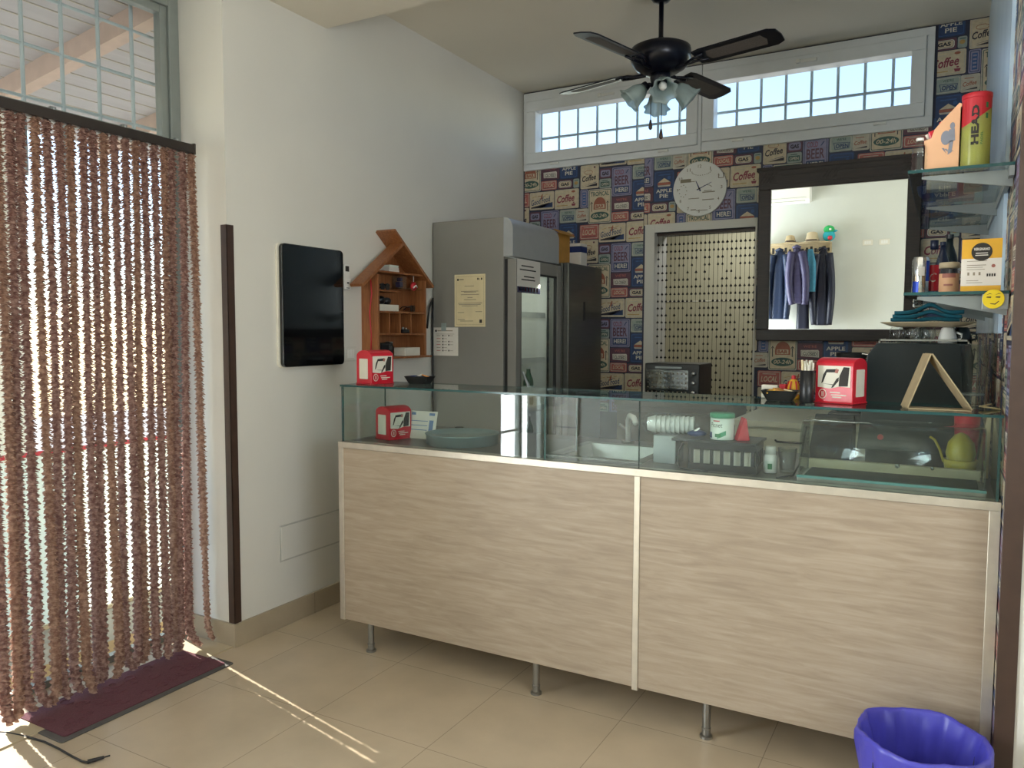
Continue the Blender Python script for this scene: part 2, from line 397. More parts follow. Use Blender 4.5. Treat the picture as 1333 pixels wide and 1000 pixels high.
cell.ell(.130, .108, .030, .015, 3, 'rust'); cell.put([(.135, .016), (.158, .016), (.163, .032), (.130, .032)], 3, 'script'); cell.rect(.142, .036, .012, .008, .003, 3, 'script'); cell.rect(.03, .108, .06, .004, .001, 3, 'cream2')
S(-.234, .068); cell.plate(.137, .160, 'cream', 'cream2'); cell.word('Coffee', .014, .046, .105, .040, 3, 'ink', .32, .025, .12)
cell.put([(.030, .014), (.125, .014), (.125, .034)], 3, 'ink'); cell.put([(.020, .020), (.120, .038), (.120, .042)], 3, 'navy'); cell.ell(.098, .136, .014, .013, 3, 'maroon')
for k in range(10):
    a0, a1 = 2*PI*k/10, 2*PI*(k+1)/10
    cell.put([(.06+.030*math.cos(a0), .110+.012*math.sin(a0)), (.06+.033*math.cos(a0), .110+.015*math.sin(a0)), (.06+.033*math.cos(a1), .110+.015*math.sin(a1)), (.06+.030*math.cos(a1), .110+.012*math.sin(a1))], 3, 'rust')
S(-.092, .127); cell.plate(.087, .066, 'maroon'); cell.rect(.008, .010, .071, .046, .010, 2, 'lilac'); cell.word('GAS', .018, .020, .050, .025, 3, 'ink', 0, .05)
S(-.092, .062); cell.plate(.085, .062, 'greygreen'); cell.rect(.008, .010, .066, .032, .003, 2, 'dkgreen'); cell.word('OPEN', .014, .016, .054, .019, 3, 'cream2', 0, .03); cell.rect(.02, .047, .04, .005, .001, 2, 'dkgreen')
S(-.234, -.062); cell.plate(.058, .126, 'lilac', 'navy'); cell.rect(.016, .018, .026, .088, .002, 3, 'blue')
for k in range(4): cell.rect(.020, .028+.02*k, .018, .010, .001, 4, 'lilac')
S(-.268, -.160); cell.plate(.093, .094, 'cream2'); cell.word('Coffee', .012, .030, .066, .024, 2, 'rust', .3, .02, .1); cell.put([(.015, .012), (.08, .012), (.08, .022)], 2, 'ink'); cell.rect(.018, .072, .045, .004, .001, 2, 'rust')
S(-.173, -.174); cell.plate(.170, .233, 'cream2', 'dkgreen'); cell.rect(.010, .010, .150, .213, .006, 3, 'cream'); cell.word('TROPICAL', .017, .185, .136, .030, 4, 'dkgreen', 0, .02)
cell.put([(.042+.043+.045*math.cos(PI*k/12), .125+.052*math.sin(PI*k/12)) for k in range(13)][::1] + [(.040, .095), (.130, .095)], 4, 'rust'); cell.rect(.050, .100, .070, .028, .003, 5, 'cream'); cell.word('BAR', .055, .103, .060, .022, 6, 'rust', 0, .04)
cell.ell(.018, .024, .134, .054, 4, 'dkgreen'); cell.word('00-24h', .033, .038, .104, .026, 5, 'cream', .25, .02)
for qx in (.022, .140): cell.rect(qx, .082, .005, .055, .001, 4, 'ink'); cell.put([(qx-.010, .130), (qx+.003, .150), (qx+.016, .130), (qx+.003, .140)], 4, 'ink')
S(-.236, -.280); cell.plate(.142, .100, 'pinkred', 'cream2'); cell.word('LOCAL', .020, .030, .100, .036, 3, 'cream', .25, .02); cell.rect(.020, .018, .10, .004, .001, 3, 'maroon'); cell.rect(.03, .078, .08, .004, .001, 3, 'cream2')
CELL = []
for pts, ly, ink in cell.p:
    xs = [p[0] for p in pts]; ys = [p[1] for p in pts]; CELL.append((pts, ly, ink, min(xs), max(xs), min(ys), max(ys)))
CB = (min(c[3] for c in CELL), max(c[4] for c in CELL), min(c[5] for c in CELL), max(c[6] for c in CELL))

def clip(pts, x0, x1, y0, y1):
    for ax, lim, sg in ((0, x0, 1), (0, x1, -1), (1, y0, 1), (1, y1, -1)):
        out = []
        for i in range(len(pts)):
            a, b = pts[i-1], pts[i]; da, db = (a[ax]-lim)*sg, (b[ax]-lim)*sg
            if (da >= 0) != (db >= 0):
                t = da/(da-db); out.append((a[0]+(b[0]-a[0])*t, a[1]+(b[1]-a[1])*t))
            if db >= 0: out.append(b)
        pts = out
        if len(pts) < 3: return []
    return pts

def wallpaper(mb, O, U, V, regions, anchor, base=.0006, step=.00025):
    O, U, V = Vector(O), Vector(U), Vector(V); n = U.cross(V).normalized()
    for (u0, u1, v0, v1) in regions:
        for i in range(-12, 13):
            for j in range(-14, 15):
                ox, oy = anchor[0] - .541*i, anchor[1] - .2565*i - .513*j
                if ox+CB[1] < u0 or ox+CB[0] > u1 or oy+CB[3] < v0 or oy+CB[2] > v1: continue
                for pts, ly, ink, a, b, c, d in CELL:
                    if ox+b < u0 or ox+a > u1 or oy+d < v0 or oy+c > v1: continue
                    q = [(p[0]+ox, p[1]+oy) for p in pts]
                    if ox+a < u0 or ox+b > u1 or oy+c < v0 or oy+d > v1:
                        q = clip(q, u0, u1, v0, v1)
                        if len(q) < 3: continue
                    mb.m = ink; mb.add([O + U*p[0] + V*p[1] + n*(base+step*ly) for p in q], [tuple(range(len(q)))])

# ------------------------------------------------------------------ the room
XL, YB, XR, ZC = -2.71, 5.024, .156, 3.11
struct(bx('floor', M['floor'], -2.98, 1.6, -.9, 5.024, -.06, 0))
struct(bx('ceiling', M['ceil'], -2.98, 1.6, -1.0, 5.3, ZC, ZC+.1))
struct(bx('ceiling_beam', M['ceil'], XL, 1.6, 2.05, 2.98, 2.885, ZC))
b = MB()                                    # left wall with the two door recesses cut through it
b.box(-3.06, XL, 2.344, 5.3, -.1, 3.21); b.box(-3.06, XL, .42, 1.22, -.1, 3.21); b.box(-3.06, XL, -1.1, -.88, -.1, 3.21)
b.box(-3.06, XL, 1.22, 2.344, 2.86, 3.21); b.box(-3.06, XL, -.88, .42, 2.86, 3.21)
struct(b.build('wall_left', M['wall']))
b = MB(); b.box(XL-.3, 1.7, -1.1, -.9, -.1, 3.21); struct(b.build('wall_rear', mat('rear_wall_paint', '#c6c9c2', .75, var=.02, scale=3)))
b = MB()
for a_ in ((-1.1, -.45, -.1, 3.21), (1.05, 2.6, -.1, 3.21), (-.45, 1.05, -.1, .95), (-.45, 1.05, 2.35, 3.21)): b.box(1.6, 1.8, *a_)
b.box(XR+.003, 1.6, 2.458, 2.461, -.1, 3.21); struct(b.build('wall_side', M['wall']))
# back wall, papered, with the window strip and the bead-curtain opening left free
b = MB(); b.m = 0
for (x0, x1, z0, z1) in ((-2.71, -2.68, 2.57, 3.21), (-.13, .5, 2.57, 3.21), (-2.68, -.13, 3.085, 3.21), (-2.71, -1.72, -.1, 2.57), (-1.05, .5, -.1, 2.57), (-1.72, -1.05, 2.06, 2.57)):
    b.box(x0, x1, YB, YB+.24, z0, z1)
OB = (0, YB, 0); UB, VB = (1, 0, 0), (0, 0, 1)
wallpaper(b, OB, UB, VB, [(-2.70, -1.796, .85, 2.60)], (-2.025, 2.325))
wallpaper(b, OB, UB, VB, [(-1.792, -.06, 2.112, 2.60), (-1.05, .155, .85, 2.108), (-.095, .155, 2.60, 3.105)], (-2.025+.150, 2.325+.044))
struct(b.build('wall_back', WPM))
b = MB(); b.m = 0; b.box(XR, XR+.2, 2.462, YB, -.1, 3.21)
wallpaper(b, (XR, 0, 0), (0, -1, 0), (0, 0, 1), [(-5.02, -2.466, .02, 3.105)], (-2.6, 2.2))
struct(b.build('wall_right', WPM))
# skirting
b = MB(); b.box(XL, XL+.012, 2.344, YB, 0, .105); b.box(-3.0, XL+.012, 2.332, 2.344, 0, .105)
b.m = 1
for y in (2.83, 3.33, 3.83): b.box(XL, XL+.0124, y-.001, y+.001, 0, .105)
struct(b.build('baseboard_left', [M['skirt'], M['matedge']], bevel=.001))
b = MB(); b.box(XL, 1.6, -.9, -.888, 0, .105); struct(b.build('baseboard_rear', M['skirt']))
# brown corner guards
b = MB(); b.box(XL, XL+.004, 2.340, 2.378, .105, 1.857); b.box(XL-.034, XL+.004, 2.340, 2.344, .105, 1.857); struct(b.build('trim_1', M['darkbrown'], bevel=.001))
b = MB(); b.box(XR-.003, XR+.044, 2.452, 2.4575, 0, 2.02); b.box(XR-.003, XR-.0008, 2.4575, 2.466, 0, 2.02); struct(b.build('trim_2', M['darkbrown'], bevel=.001))
# pale laminate panel behind the glass shelves; window light is put into its blue
struct(bx('trim_3', M['paleblue'], XR-.012, XR-.001, 2.93, YB-.01, 1.40, ZC))

# clerestory windows
M['barwhite'] = mat('pale_painted_bar', '#b4c2c8', .5, var=.05)
def clerestory(idx, x0, x1, gx0, gx1, gz0, gz1):
    b = MB(); z0, z1 = 2.555, 3.098
    y0, y1 = YB-.022, YB+.06
    b.box(x0, x1, y0, y1, z0, gz0-.075); b.box(x0, x1, y0, y1, gz1+.075, z1); b.box(x0, gx0-.075, y0, y1, gz0-.075, gz1+.075); b.box(gx1+.075, x1, y0, y1, gz0-.075, gz1+.075)
    w = struct(b.build('window_%d' % idx, M['pvc'], bevel=.003))
    s = MB(); y0 = YB-.038
    s.box(gx0-.074, gx1+.074, y0, y1, gz0-.074, gz0); s.box(gx0-.074, gx1+.074, y0, y1, gz1, gz1+.074); s.box(gx0-.074, gx0, y0, y1, gz0, gz1); s.box(gx1, gx1+.074, y0, y1, gz0, gz1)
    s.build('sash', M['pvc'], w, bevel=.004)
    bx('pane', M['winglass'], gx0, gx1, YB+.02, YB+.026, gz0, gz1, parent=w)
    h = MB(); h.obox(((gx0+gx1)/2, YB-.045, gz1+.037), (.11, .012, .018)); h.obox(((gx0+gx1)/2-.05, YB-.052, gz1+.037), (.022, .022, .024)); h.build('handle', M['white'], w, bevel=.003)
    g = MB()
    for xh in (gx0+.15, gx1-.15): g.obox((xh, YB-.03, gz0-.088), (.07, .02, .014))
    g.build('hinge', M['white'], w, bevel=.003)
    k = MB()
    n = 8
    for i in range(1, n): x = gx0-.05 + (gx1-gx0+.1)*i/n; k.cyl((x, YB+.15, 2.4), (x, YB+.15, 3.2), .009, seg=8)
    k.cyl((gx0-.1, YB+.15, (gz0+gz1)/2-.005), (gx1+.1, YB+.15, (gz0+gz1)/2-.005), .009, seg=8)
    k.build('security_bars', M['barwhite'], w)
clerestory(1, -2.70, -1.412, -2.597, -1.508, 2.674, 2.962)
clerestory(2, -1.408, -.110, -1.330, -.224, 2.688, 2.978)

# entrance: grey frame, transom light and grille; a second glazed door further along the same wall
def glazed(idx, y0, y1, ztr, leaf):
    b = MB(); x0, x1 = -3.05, -2.985
    for (p, q) in ((y0, y0+.05), (y1-.05, y1)): b.box(x0, x1, p, q, 0, 2.86)
    b.box(x0, x1, y0+.05, y1-.05, 2.80, 2.86); b.box(x0, x1, y0+.05, y1-.05, ztr-.02, ztr+.02)
    b.box(x0-.01, x0+.03, y0+.05, y1-.05, 0, .035)
    d = struct(b.build('door_%d' % idx, M['greyalu'], bevel=.003))
    s = MB(); a0, a1 = y0+.05, y1-.05
    s.box(-3.04, -2.998, a0, a0+.035, ztr+.02, 2.80); s.box(-3.04, -2.998, a1-.035, a1, ztr+.02, 2.80); s.box(-3.04, -2.998, a0+.035, a1-.035, 2.765, 2.80); s.box(-3.04, -2.998, a0+.035, a1-.035, ztr+.02, ztr+.03)
    s.build('transom_frame', M['greyalu'], d, bevel=.003)
    bx('transom_pane', M['winglass'], -3.022, -3.016, a0+.03, a1-.03, ztr+.025, 2.77, parent=d)
    g = MB()
    n = max(3, int((y1-y0)/.155))
    for i in range(n+1): y = y1-.128-.155*i; g.cyl((-3.13, y, 2.0), (-3.13, y, 2.95), .008, seg=8)
    for z in (2.30, 2.50, 2.70): g.cyl((-3.13, y0-.05, z), (-3.13, y1+.05, z), .007, seg=8)
    g.build('security_bars', M['barwhite'], d)
    if leaf:
        l = MB()
        l.box(-3.04, -3.0, a0, a0+.07, .04, ztr-.03); l.box(-3.04, -3.0, a1-.07, a1, .04, ztr-.03); l.box(-3.04, -3.0, a0+.07, a1-.07, .04, .16); l.box(-3.04, -3.0, a0+.07, a1-.07, ztr-.1, ztr-.03)
        c0 = -.40; l.box(-3.04, -3.0, c0-.03, c0+.03, .16, ztr-.1)
        l.build('door_leaf', M['greyalu'], d, bevel=.003)
        h = MB(); h.cyl((-2.985, c0+.05, 1.05), (-2.985, c0+.17, 1.05), .009); h.cyl((-3.0, c0+.05, 1.05), (-2.985, c0+.05, 1.05), .012); h.cyl((-2.985, a1-.08, .62), (-2.985, c0+.04, .62), .010); h.build('door_handle', M['rawgrey'], d)
        bx('door_pane', M['winglass'], -3.022, -3.016, a0+.06, a1-.06, .15, ztr-.09, parent=d)
    return d
glazed(1, 1.22, 2.344, 2.215, False)
glazed(2, -.88, .42, 2.13, True)
struct(bx('trim_4', M['beige'], -3.06, -2.712, 1.22, 2.33, -.06, .006))

b = MB(); b.box(1.66, 1.72, -.45, -.39, .95, 2.35); b.box(1.66, 1.72, .99, 1.05, .95, 2.35); b.box(1.66, 1.72, -.39, .99, .95, 1.01); b.box(1.66, 1.72, -.39, .99, 2.29, 2.35); b.box(1.66, 1.72, .28, .32, 1.01, 2.29)
w4 = struct(b.build('window_4', M['pvc'], bevel=.003)); bx('pane', M['winglass'], 1.688, 1.694, -.40, 1.0, 1.0, 2.30, parent=w4)  # window assumed out of view, added to carry the ceiling fill
# bead-curtain doorway and the room behind it
b = MB(); y0, y1 = YB-.006, YB+.25
b.box(-1.783, -1.715, y0, y1, 0, 2.117); b.box(-1.715, -1.055, y0, y1, 2.062, 2.117); b.box(-1.062, -1.050, y0, y1, 0, 2.117)
struct(b.build('door_3', M['wall'], bevel=.002))
b = MB(); b.box(-2.4, -.4, 6.5, 6.6, 0, 2.6); b.box(-2.5, -2.4, 5.264, 6.6, 0, 2.6); b.box(-.4, -.3, 5.264, 6.6, 0, 2.6)
b.m = 1; b.box(-2.4, -.4, 5.264, 6.5, 2.5, 2.6); b.m = 2; b.box(-2.4, -.4, 5.264, 6.5, -.1, 0); b.m = 1
b.box(-2.4, -.4, 6.496, 6.5, 1.66, 1.668)
struct(b.build('wall_store', [M['room'], M['offwhite'], M['skirt']]))

struct(bx('pillar_porch', mat('white_render', '#d8d6cc', .8, var=.03, scale=3), -5.05, -4.75, 2.03, 2.62, -.2, 2.7))  # unseen pillar added to keep the sun off most curtain strands
# outside the entrance: paving, porch roof, boundary wall
struct(bx('ground_outside', mat('sunlit_paving', '#948e84', .8, var=.08, scale=3), -14, -3.0, -9, 11, -.25, -.15))
struct(bx('trim_5', mat('yellow_step_stone', '#b08d55', .7, var=.12, scale=7), -3.30, -3.06, 1.0, 2.5, -.15, -.02))
b = MB()
b.prism([(-3.06, 2.96), (-3.06, 2.90), (-4.95, 2.62), (-4.95, 2.68)][::-1], (0, -1.5, 0), (1, 0, 0), (0, 0, 1), -6.5)
b.m = 1
for k in range(7):
    y = -1.0 + .83*k
    b.prism([(-3.06, 2.90), (-3.06, 2.80), (-4.9, 2.53), (-4.9, 2.63)], (0, y, 0), (1, 0, 0), (0, 0, 1), -.07)
b.m = 2
for k in range(14): x = -3.15-.13*k; z = 2.899-(3.06-(-x))*-0; b.box(x-.004, x+.004, -1.4, 4.9, 2.90+(x+3.06)*.148-.004, 2.90+(x+3.06)*.148)
struct(b.build('roof_porch', [mat('bleached_porch_boards', '#b9b7bb', .8, var=.06, scale=4, stretch=(6, .3, 1)), mat('pinkish_rafter', '#cbb5a8', .8, var=.06), mat('board_seam', '#bdb6ab', .8)]))
def canvas(name, col):
    m, nt, out = _base(name); df = nt.nodes.new('ShaderNodeBsdfDiffuse'); tl = nt.nodes.new('ShaderNodeBsdfTranslucent'); mx = nt.nodes.new('ShaderNodeMixShader'); mx.inputs[0].default_value = .5
    nz = nt.nodes.new('ShaderNodeTexNoise'); nz.inputs['Scale'].default_value = 4; rp = nt.nodes.new('ShaderNodeValToRGB'); c = lin(col)
    rp.color_ramp.elements[0].color = (*[k*.94 for k in c], 1); rp.color_ramp.elements[1].color = (*c, 1); nt.links.new(nz.outputs['Fac'], rp.inputs[0])
    nt.links.new(rp.outputs[0], df.inputs[0]); nt.links.new(rp.outputs[0], tl.inputs[0]); nt.links.new(df.outputs[0], mx.inputs[1]); nt.links.new(tl.outputs[0], mx.inputs[2]); nt.links.new(mx.outputs[0], out.inputs[0]); return m
b = MB(); b.add([(-4.05, y, z) for y, z in ((.9, -.13), (4.6, -.13), (4.6, .76), (.9, .76))], [(0, 1, 2, 3)])
b.m = 1; b.box(-4.06, -4.04, .9, 4.6, .76, .76+.022); b.m = 2; b.box(-4.07, -4.03, .9, 4.6, -.15, -.13)
struct(b.build('wall_outside', [canvas('pale_green_windbreak_canvas', '#dfe8d8'), M['redpaint'], M['beige']]))
# ------------------------------------------------------------------ entrance: strand curtain, mat, cord
cur = thing('door_curtain', 'brown mauve fluffy strand curtain hanging over the open doorway', 'curtain', (-2.85, 1.88, 2.17))
b = MB(); b.box(-2.868, -2.836, 1.36, 2.292, 2.158, 2.196); b.box(-2.872, -2.832, 2.286, 2.296, 2.154, 2.200); b.build('curtain_rail', M['railbrown'], cur, True, .002)
for y in (1.42, 1.70, 1.98, 2.22): b = MB(); b.cyl((-2.852, y, 2.190), (-2.852, y, 2.206), .006, seg=8); b.obox((-2.860, y, 2.20), (.016, .02, .02)); b.build('rail_clip', M['rawgrey'], cur, True)
CH = [chenille_mat('chenille_mauve', '#9c7973', '#d9bcb0'), chenille_mat('chenille_tan', '#a98779', '#dcbfab'), chenille_mat('chenille_brown', '#8f6f6b', '#caada2')]
ns = 20
for i in range(ns):
    y = 1.455 + (2.277-1.455)*i/(ns-1) + R.uniform(-.006, .006)
    b = MB(); b.smooth = True
    drift = (-.012 + .05*(i/(ns-1))*.3) + R.uniform(-.010, .010)
    if i == ns-1: drift = .030
    if i in (ns-2, ns-3): drift = -.018
    outx = R.uniform(-.02, .015); ph = R.uniform(0, 9); seg = 9; pit = .0072
    curl = R.uniform(.0, .05); cy = R.uniform(-.03, .03) if i < ns-1 else .0
    zend = .020; lump = R.uniform(.019, .025)
    def mid(t):                              # centre line, its end curling out over the mat
        e = max(0, (t-.955)/.045); z = 2.160 - t*(2.160-zend)
        if e > 0: z = max(zend, z + .012*e)
        return (-2.852 + outx*t*t + curl*e*e, y + drift*t + cy*e*e + .004*math.sin(5*t+ph), z)
    core = []
    for k in range(121):
        c0 = mid(k/120); core.append([(c0[0]+.0072*math.cos(2*PI*j/6), c0[1]+.0072*math.sin(2*PI*j/6), c0[2]) for j in range(6)])
    b.loft(core)
    vs, fs = [], []; nt_ = int((2.160-zend)/pit)*seg; slim = .72 if i == ns-1 else 1.
    for k in range(nt_+1):                   # shaggy pile wound round the core as one long jagged ribbon
        t = k/nt_; c0 = mid(t); an = 2*PI*k/seg
        rr = (.0194 + .0006*t + .0036*math.cos(2*PI*c0[2]/lump+ph+.8*math.sin(an)))*(1+R.uniform(-.15, .15))*(slim if t > .8 else 1)
        if t > .994: rr *= .8
        vs += [(c0[0]+.005*math.cos(an), c0[1]+.005*math.sin(an), c0[2]+.003), (c0[0]+rr*math.cos(an), c0[1]+rr*math.sin(an), max(.001, c0[2]-.0070+R.uniform(-.003, .003)))]
        if k: fs.append((2*k-2, 2*k-1, 2*k+1, 2*k))
    b.smooth = False; b.add(vs, fs); b.build('strand', CH[(0, 1, 0, 2, 0, 1, 2, 0)[(i*5+i//3) % 8]], cur, True)

dm = thing('door_mat', 'long maroon door mat with grey rubber border under the strand curtain', 'mat', (-2.74, 1.85, 0))
b = MB(); b.prism(rrect(.335, .735, .012, 3), (0, 0, 0), (1, 0, 0), (0, 1, 0), .005); b.build('rubber_border', M['matedge'], dm, bevel=.002)
b = MB(); b.prism(rrect(.285, .685, .01, 3), (0, 0, .004), (1, 0, 0), (0, 1, 0), .005)
for k in range(26):                      # raised scrolls in the pile
    cx, cy = R.uniform(-.11, .11), -.31+.0245*k; a0 = R.uniform(0, 6)
    pts = [(cx+(.006+.0035*t)*math.cos(a0+t*.7), cy+(.006+.0035*t)*math.sin(a0+t*.7), .0095) for t in range(9)]
    b.tube(pts, .0022, 5)
b.build('carpet', M['mat_'], dm)
b = MB(); b.smooth = True
b.tube([(-2.86, 1.405, .005), (-2.80, 1.43, .005), (-2.72, 1.447, .005), (-2.63, 1.458, .005), (-2.54, 1.456, .005), (-2.46, 1.450, .005), (-2.40, 1.447, .006), (-2.375, 1.452, .007)], .0035, 8)
c = thing('power_cord', 'thin black cord lying on the floor tiles before the mat', 'cord', (-2.6, 1.45, 0))
b.build('lead', M['rubber'], c, True)
b = MB(); b.cyl((-2.378, 1.452, .008), (-2.352, 1.492, .011), .007, .005); b.cyl((-2.352, 1.492, .011), (-2.343, 1.507, .012), .0025); b.build('plug', M['black'], c, True)

# ------------------------------------------------------------------ left wall
t = thing('wall_screen', 'large black upright screen with rounded corners on the white wall', 'screen', (XL, 2.83, 1.52))
b = MB(); b.prism(rrect(.425, .578, .022), (0, 0, 0), (0, 1, 0), (0, 0, 1), .012); b.build('mounting_plate', M['offwhite'], t, bevel=.002)
b = MB(); b.prism(rrect(.418, .574, .022), (.012, .006, 0), (0, 1, 0), (0, 0, 1), .022); b.build('screen_panel', M['blackgloss'], t, bevel=.004)
b = MB(); b.cyl((.0342, .2, -.02), (.0345, .2, -.02), .004); b.build('home_button', M['rubber'], t)
t = thing('remote_control', 'small white remote control in a wall holder beside the black screen', 'remote', (XL, 3.09, 1.615))
b = MB(); b.box(0, .022, -.026, .026, 0, .055); b.build('holder', M['white'], t, bevel=.003)
b = MB(); b.box(.004, .018, -.021, .021, .01, .13); b.build('body', M['white'], t, bevel=.004)
b = MB(); b.box(.018, .0186, -.013, .015, .092, .120); b.build('display', M['ink'], t)
b = MB(); b.box(.022, .0226, -.006, .010, .030, .038); b.box(.022, .0226, -.01, .012, .006, .010); b.build('buttons', M['rubber'], t)
t = thing('light_switch', 'white double light switch plate low beside the napkin box', 'switch', (XL, 3.122, 1.285))
b = MB(); b.box(0, .008, -.045, .045, -.035, .035); b.build('plate', M['wall'], t, bevel=.003)
for y in (-.013, .013):
    b = MB(); b.box(.008, .012, y-.012, y+.012, -.022, .022); b.build('rocker', M['white'], t, bevel=.001)
t = thing('access_hatch', 'flush white access hatch low on the left wall', 'hatch', (XL, 2.82, .31))
b = MB(); b.box(0, .002, -.205, .21, 0, .175); b.build('frame', M['skirtline'], t, bevel=.001)
b = MB(); b.box(.002, .004, -.197, .202, .008, .167); b.build('cover', M['wall'], t, bevel=.001)

# house-shaped display shelf
H = thing('house_shelf', 'orange brown wooden wall shelf shaped like a gabled house', 'shelf', (XL, 3.44, 1.262))
def hp(name, m, fn, bev=.0015):
    b = MB(); fn(b); return b.build(name, m, H, True, bev)
W = M['housewood']; XF = -2.60
hp('back_panel', W, lambda b: b.prism([(3.232, 1.27), (3.648, 1.27), (3.648, 1.70), (3.44, 1.86), (3.232, 1.70)], (XL, 0, 0), (0, 1, 0), (0, 0, 1), .006))
hp('side_panel', W, lambda b: b.box(XL, XF, 3.220, 3.236, 1.262, 1.700)); hp('side_panel', W, lambda b: b.box(XL, XF, 3.640, 3.656, 1.262, 1.690))
hp('base_board', W, lambda b: b.box(XL, XF+.008, 3.19, 3.70, 1.254, 1.266))
hp('shelf_board', W, lambda b: b.box(XL, XF, 3.236, 3.640, 1.712, 1.722)); hp('shelf_board', W, lambda b: b.box(XL, XF, 3.236, 3.42, 1.612, 1.620))
hp('shelf_board', W, lambda b: b.box(XL, XF, 3.236, 3.640, 1.500, 1.510)); hp('shelf_board', W, lambda b: b.box(XL, XF, 3.236, 3.640, 1.382, 1.392))
for y in (3.345, 3.44, 3.54): hp('divider', W, lambda b, y=y: b.box(XL+.006, XF-.02, y-.004, y+.004, 1.392, 1.500))
def plank(p, q, th=.016):
    d = Vector((0, q[0]-p[0], q[1]-p[1])).normalized(); n = Vector((0, -d.z, d.y))
    if n.z < 0: n = -n
    return [(p[0], p[1]), (q[0], q[1]), (q[0]+n.y*th, q[1]+n.z*th), (p[0]+n.y*th, p[1]+n.z*th)]
hp('roof_board', W, lambda b: b.prism(plank((3.085, 1.628), (3.425, 1.868)), (XL+.045, 0, 0), (0, 1, 0), (0, 0, 1), .085))
hp('roof_board', W, lambda b: b.prism(plank((3.700, 1.650), (3.342, 1.935))[::-1], (XL, 0, 0), (0, 1, 0), (0, 0, 1), .128))
b = MB(); b.smooth = True; b.tube([(XL+.065, 3.216, 1.70), (XL+.075, 3.214, 1.6), (XL+.06, 3.214, 1.5), (XL+.07, 3.214, 1.38), (XL+.065, 3.215, 1.28)], .0035, 6)
tag(b.build('hanging_string', M['redpaint']), 'red string hanging down the side of the house shelf', 'string')
# what stands in it
for k in range(3):
    tag(bx('slim_box', [M['paper'], M['paper'], M['tub']][k], -2.69, -2.615, 3.335+.004*k, 3.425-.003*k, 1.722+.0125*k, 1.7335+.0125*k, bevel=.001),
        ['slim pale box at the bottom of the small pile under the gable', 'slim pale box in the middle of the small pile under the gable', 'slim pale box on top of the small pile under the gable'][k], 'box', 'slim boxes under the gable')
def shades(x, y, z, rot, lab, w=.06):
    t = thing('sunglasses', lab, 'glasses', (x, y, z), rot)
    for s in (-1, 1):
        b = MB(); b.prism([(p[0]*1+s*w*.5, p[1]+.02) for p in rrect(w*.85, .036, .014)], (0, 0, 0), (1, 0, 0), (0, 0, 1), -.004); b.build('lens', M['black'], t)
        b = MB(); b.smooth = True; b.tube([(s*w*.95, 0, .03), (s*w*.9, .05, .028), (s*w*.8, .07, .012)], .003, 6); b.build('temple', M['black'], t)
    b = MB(); b.tube([(-.012, -.002, .03), (0, -.004, .033), (.012, -.002, .03)], .003, 6); b.build('bridge', M['black'], t)
    return t
shades(-2.62, 3.31, 1.620, PI/2, 'black sunglasses on the short second ledge of the house shelf', .04)
shades(-2.62, 3.555, 1.510, PI/2+.3, 'black sunglasses lying right of the white box in the house shelf', .04)
tag(bx('flat_box', M['offwhite'], -2.69, -2.612, 3.245, 3.415, 1.510, 1.545, bevel=.002), 'flat white box under the dark objects on the middle board', 'box')
t = thing('leather_case', 'dark rumpled pouch on the flat white box in the house shelf', 'pouch', (-2.65, 3.33, 1.545))
b = MB(); b.smooth = True; b.ball((0, -.025, .024), .028, sq=(.9, 1.2, .85)); b.ball((0, .03, .02), .024, sq=(.9, 1.2, .85)); b.build('pouch', M['black'], t)
b = MB(); b.obox((.02, 0, .03), (.008, .05, .01)); b.build('flap', M['rubber'], t)
t = thing('clear_box', 'small clear plastic box below the gable of the house shelf', 'box', (-2.65, 3.47, 1.640))
b = MB(); b.box(-.03, .03, -.028, .028, 0, .066); b.build('box', M['clear'], t, bevel=.002)
b = MB(); b.obox((0, 0, .02), (.03, .03, .03)); b.obox((0, .005, .048), (.026, .02, .02)); b.build('contents', M['mauve'], t, bevel=.003)
bx('ledge', M['clear'], -2.70, -2.615, 3.42, 3.640, 1.634, 1.640, parent=H, world=True)
t = thing('red_trinket', 'red and white hanging trinket in the top right of the house shelf', 'trinket', (-2.63, 3.575, 1.60))
b = MB(); b.smooth = True; b.ball((0, 0, .055), .026, sq=(.5, 1, 1)); b.build('charm', M['redpaint'], t)
b = MB(); b.smooth = True; b.tube([(.012, -.018, .045), (.016, 0, .06), (.012, .018, .05)], .004, 6); b.tube([(0, 0, .08), (0, 0, .112)], .002, 6); b.build('white_loop', M['white'], t)
t = thing('small_lighter', 'tiny dark metal gadget in the pigeonhole row of the house shelf', 'gadget', (-2.63, 3.49, 1.392))
b = MB(); b.box(-.012, .012, -.03, .03, 0, .022); b.build('case', M['black'], t, bevel=.004); b = MB(); b.cyl((0, -.015, .022), (0, -.015, .034), .007); b.cyl((0, .012, .022), (0, .012, .030), .005); b.build('cap', M['steel'], t)
t = thing('camera_case', 'black camera-like case in the bottom left of the house shelf', 'case', (-2.645, 3.32, 1.266))
b = MB(); b.box(-.035, .03, -.06, .05, 0, .075); b.build('case', M['black'], t, bevel=.008)
b = MB(); b.smooth = True; b.cyl((.03, .02, .045), (.042, .02, .045), .018); b.build('lens', M['rubber'], t); b = MB(); b.obox((0, .05, .075), (.03, .03, .01)); b.build('buckle', M['steel'], t, bevel=.002)
tag(bx('white_carton', M['offwhite'], -2.69, -2.612, 3.47, 3.61, 1.266, 1.312, bevel=.002), 'small white carton in the bottom right of the house shelf', 'box')
b = MB(); b.smooth = True; b.tube([(XL+.012, 3.80, 1.42), (XL+.03, 3.80, 1.55), (XL+.03, 3.835, 1.60), (XL+.02, 3.845, 1.45), (XL+.02, 3.845, 1.1), (XL+.02, 3.845, .007)], .006, 8)
tag(b.build('black_cable', M['rubber']), 'black looped cable between the house shelf and the tall fridge', 'cable')
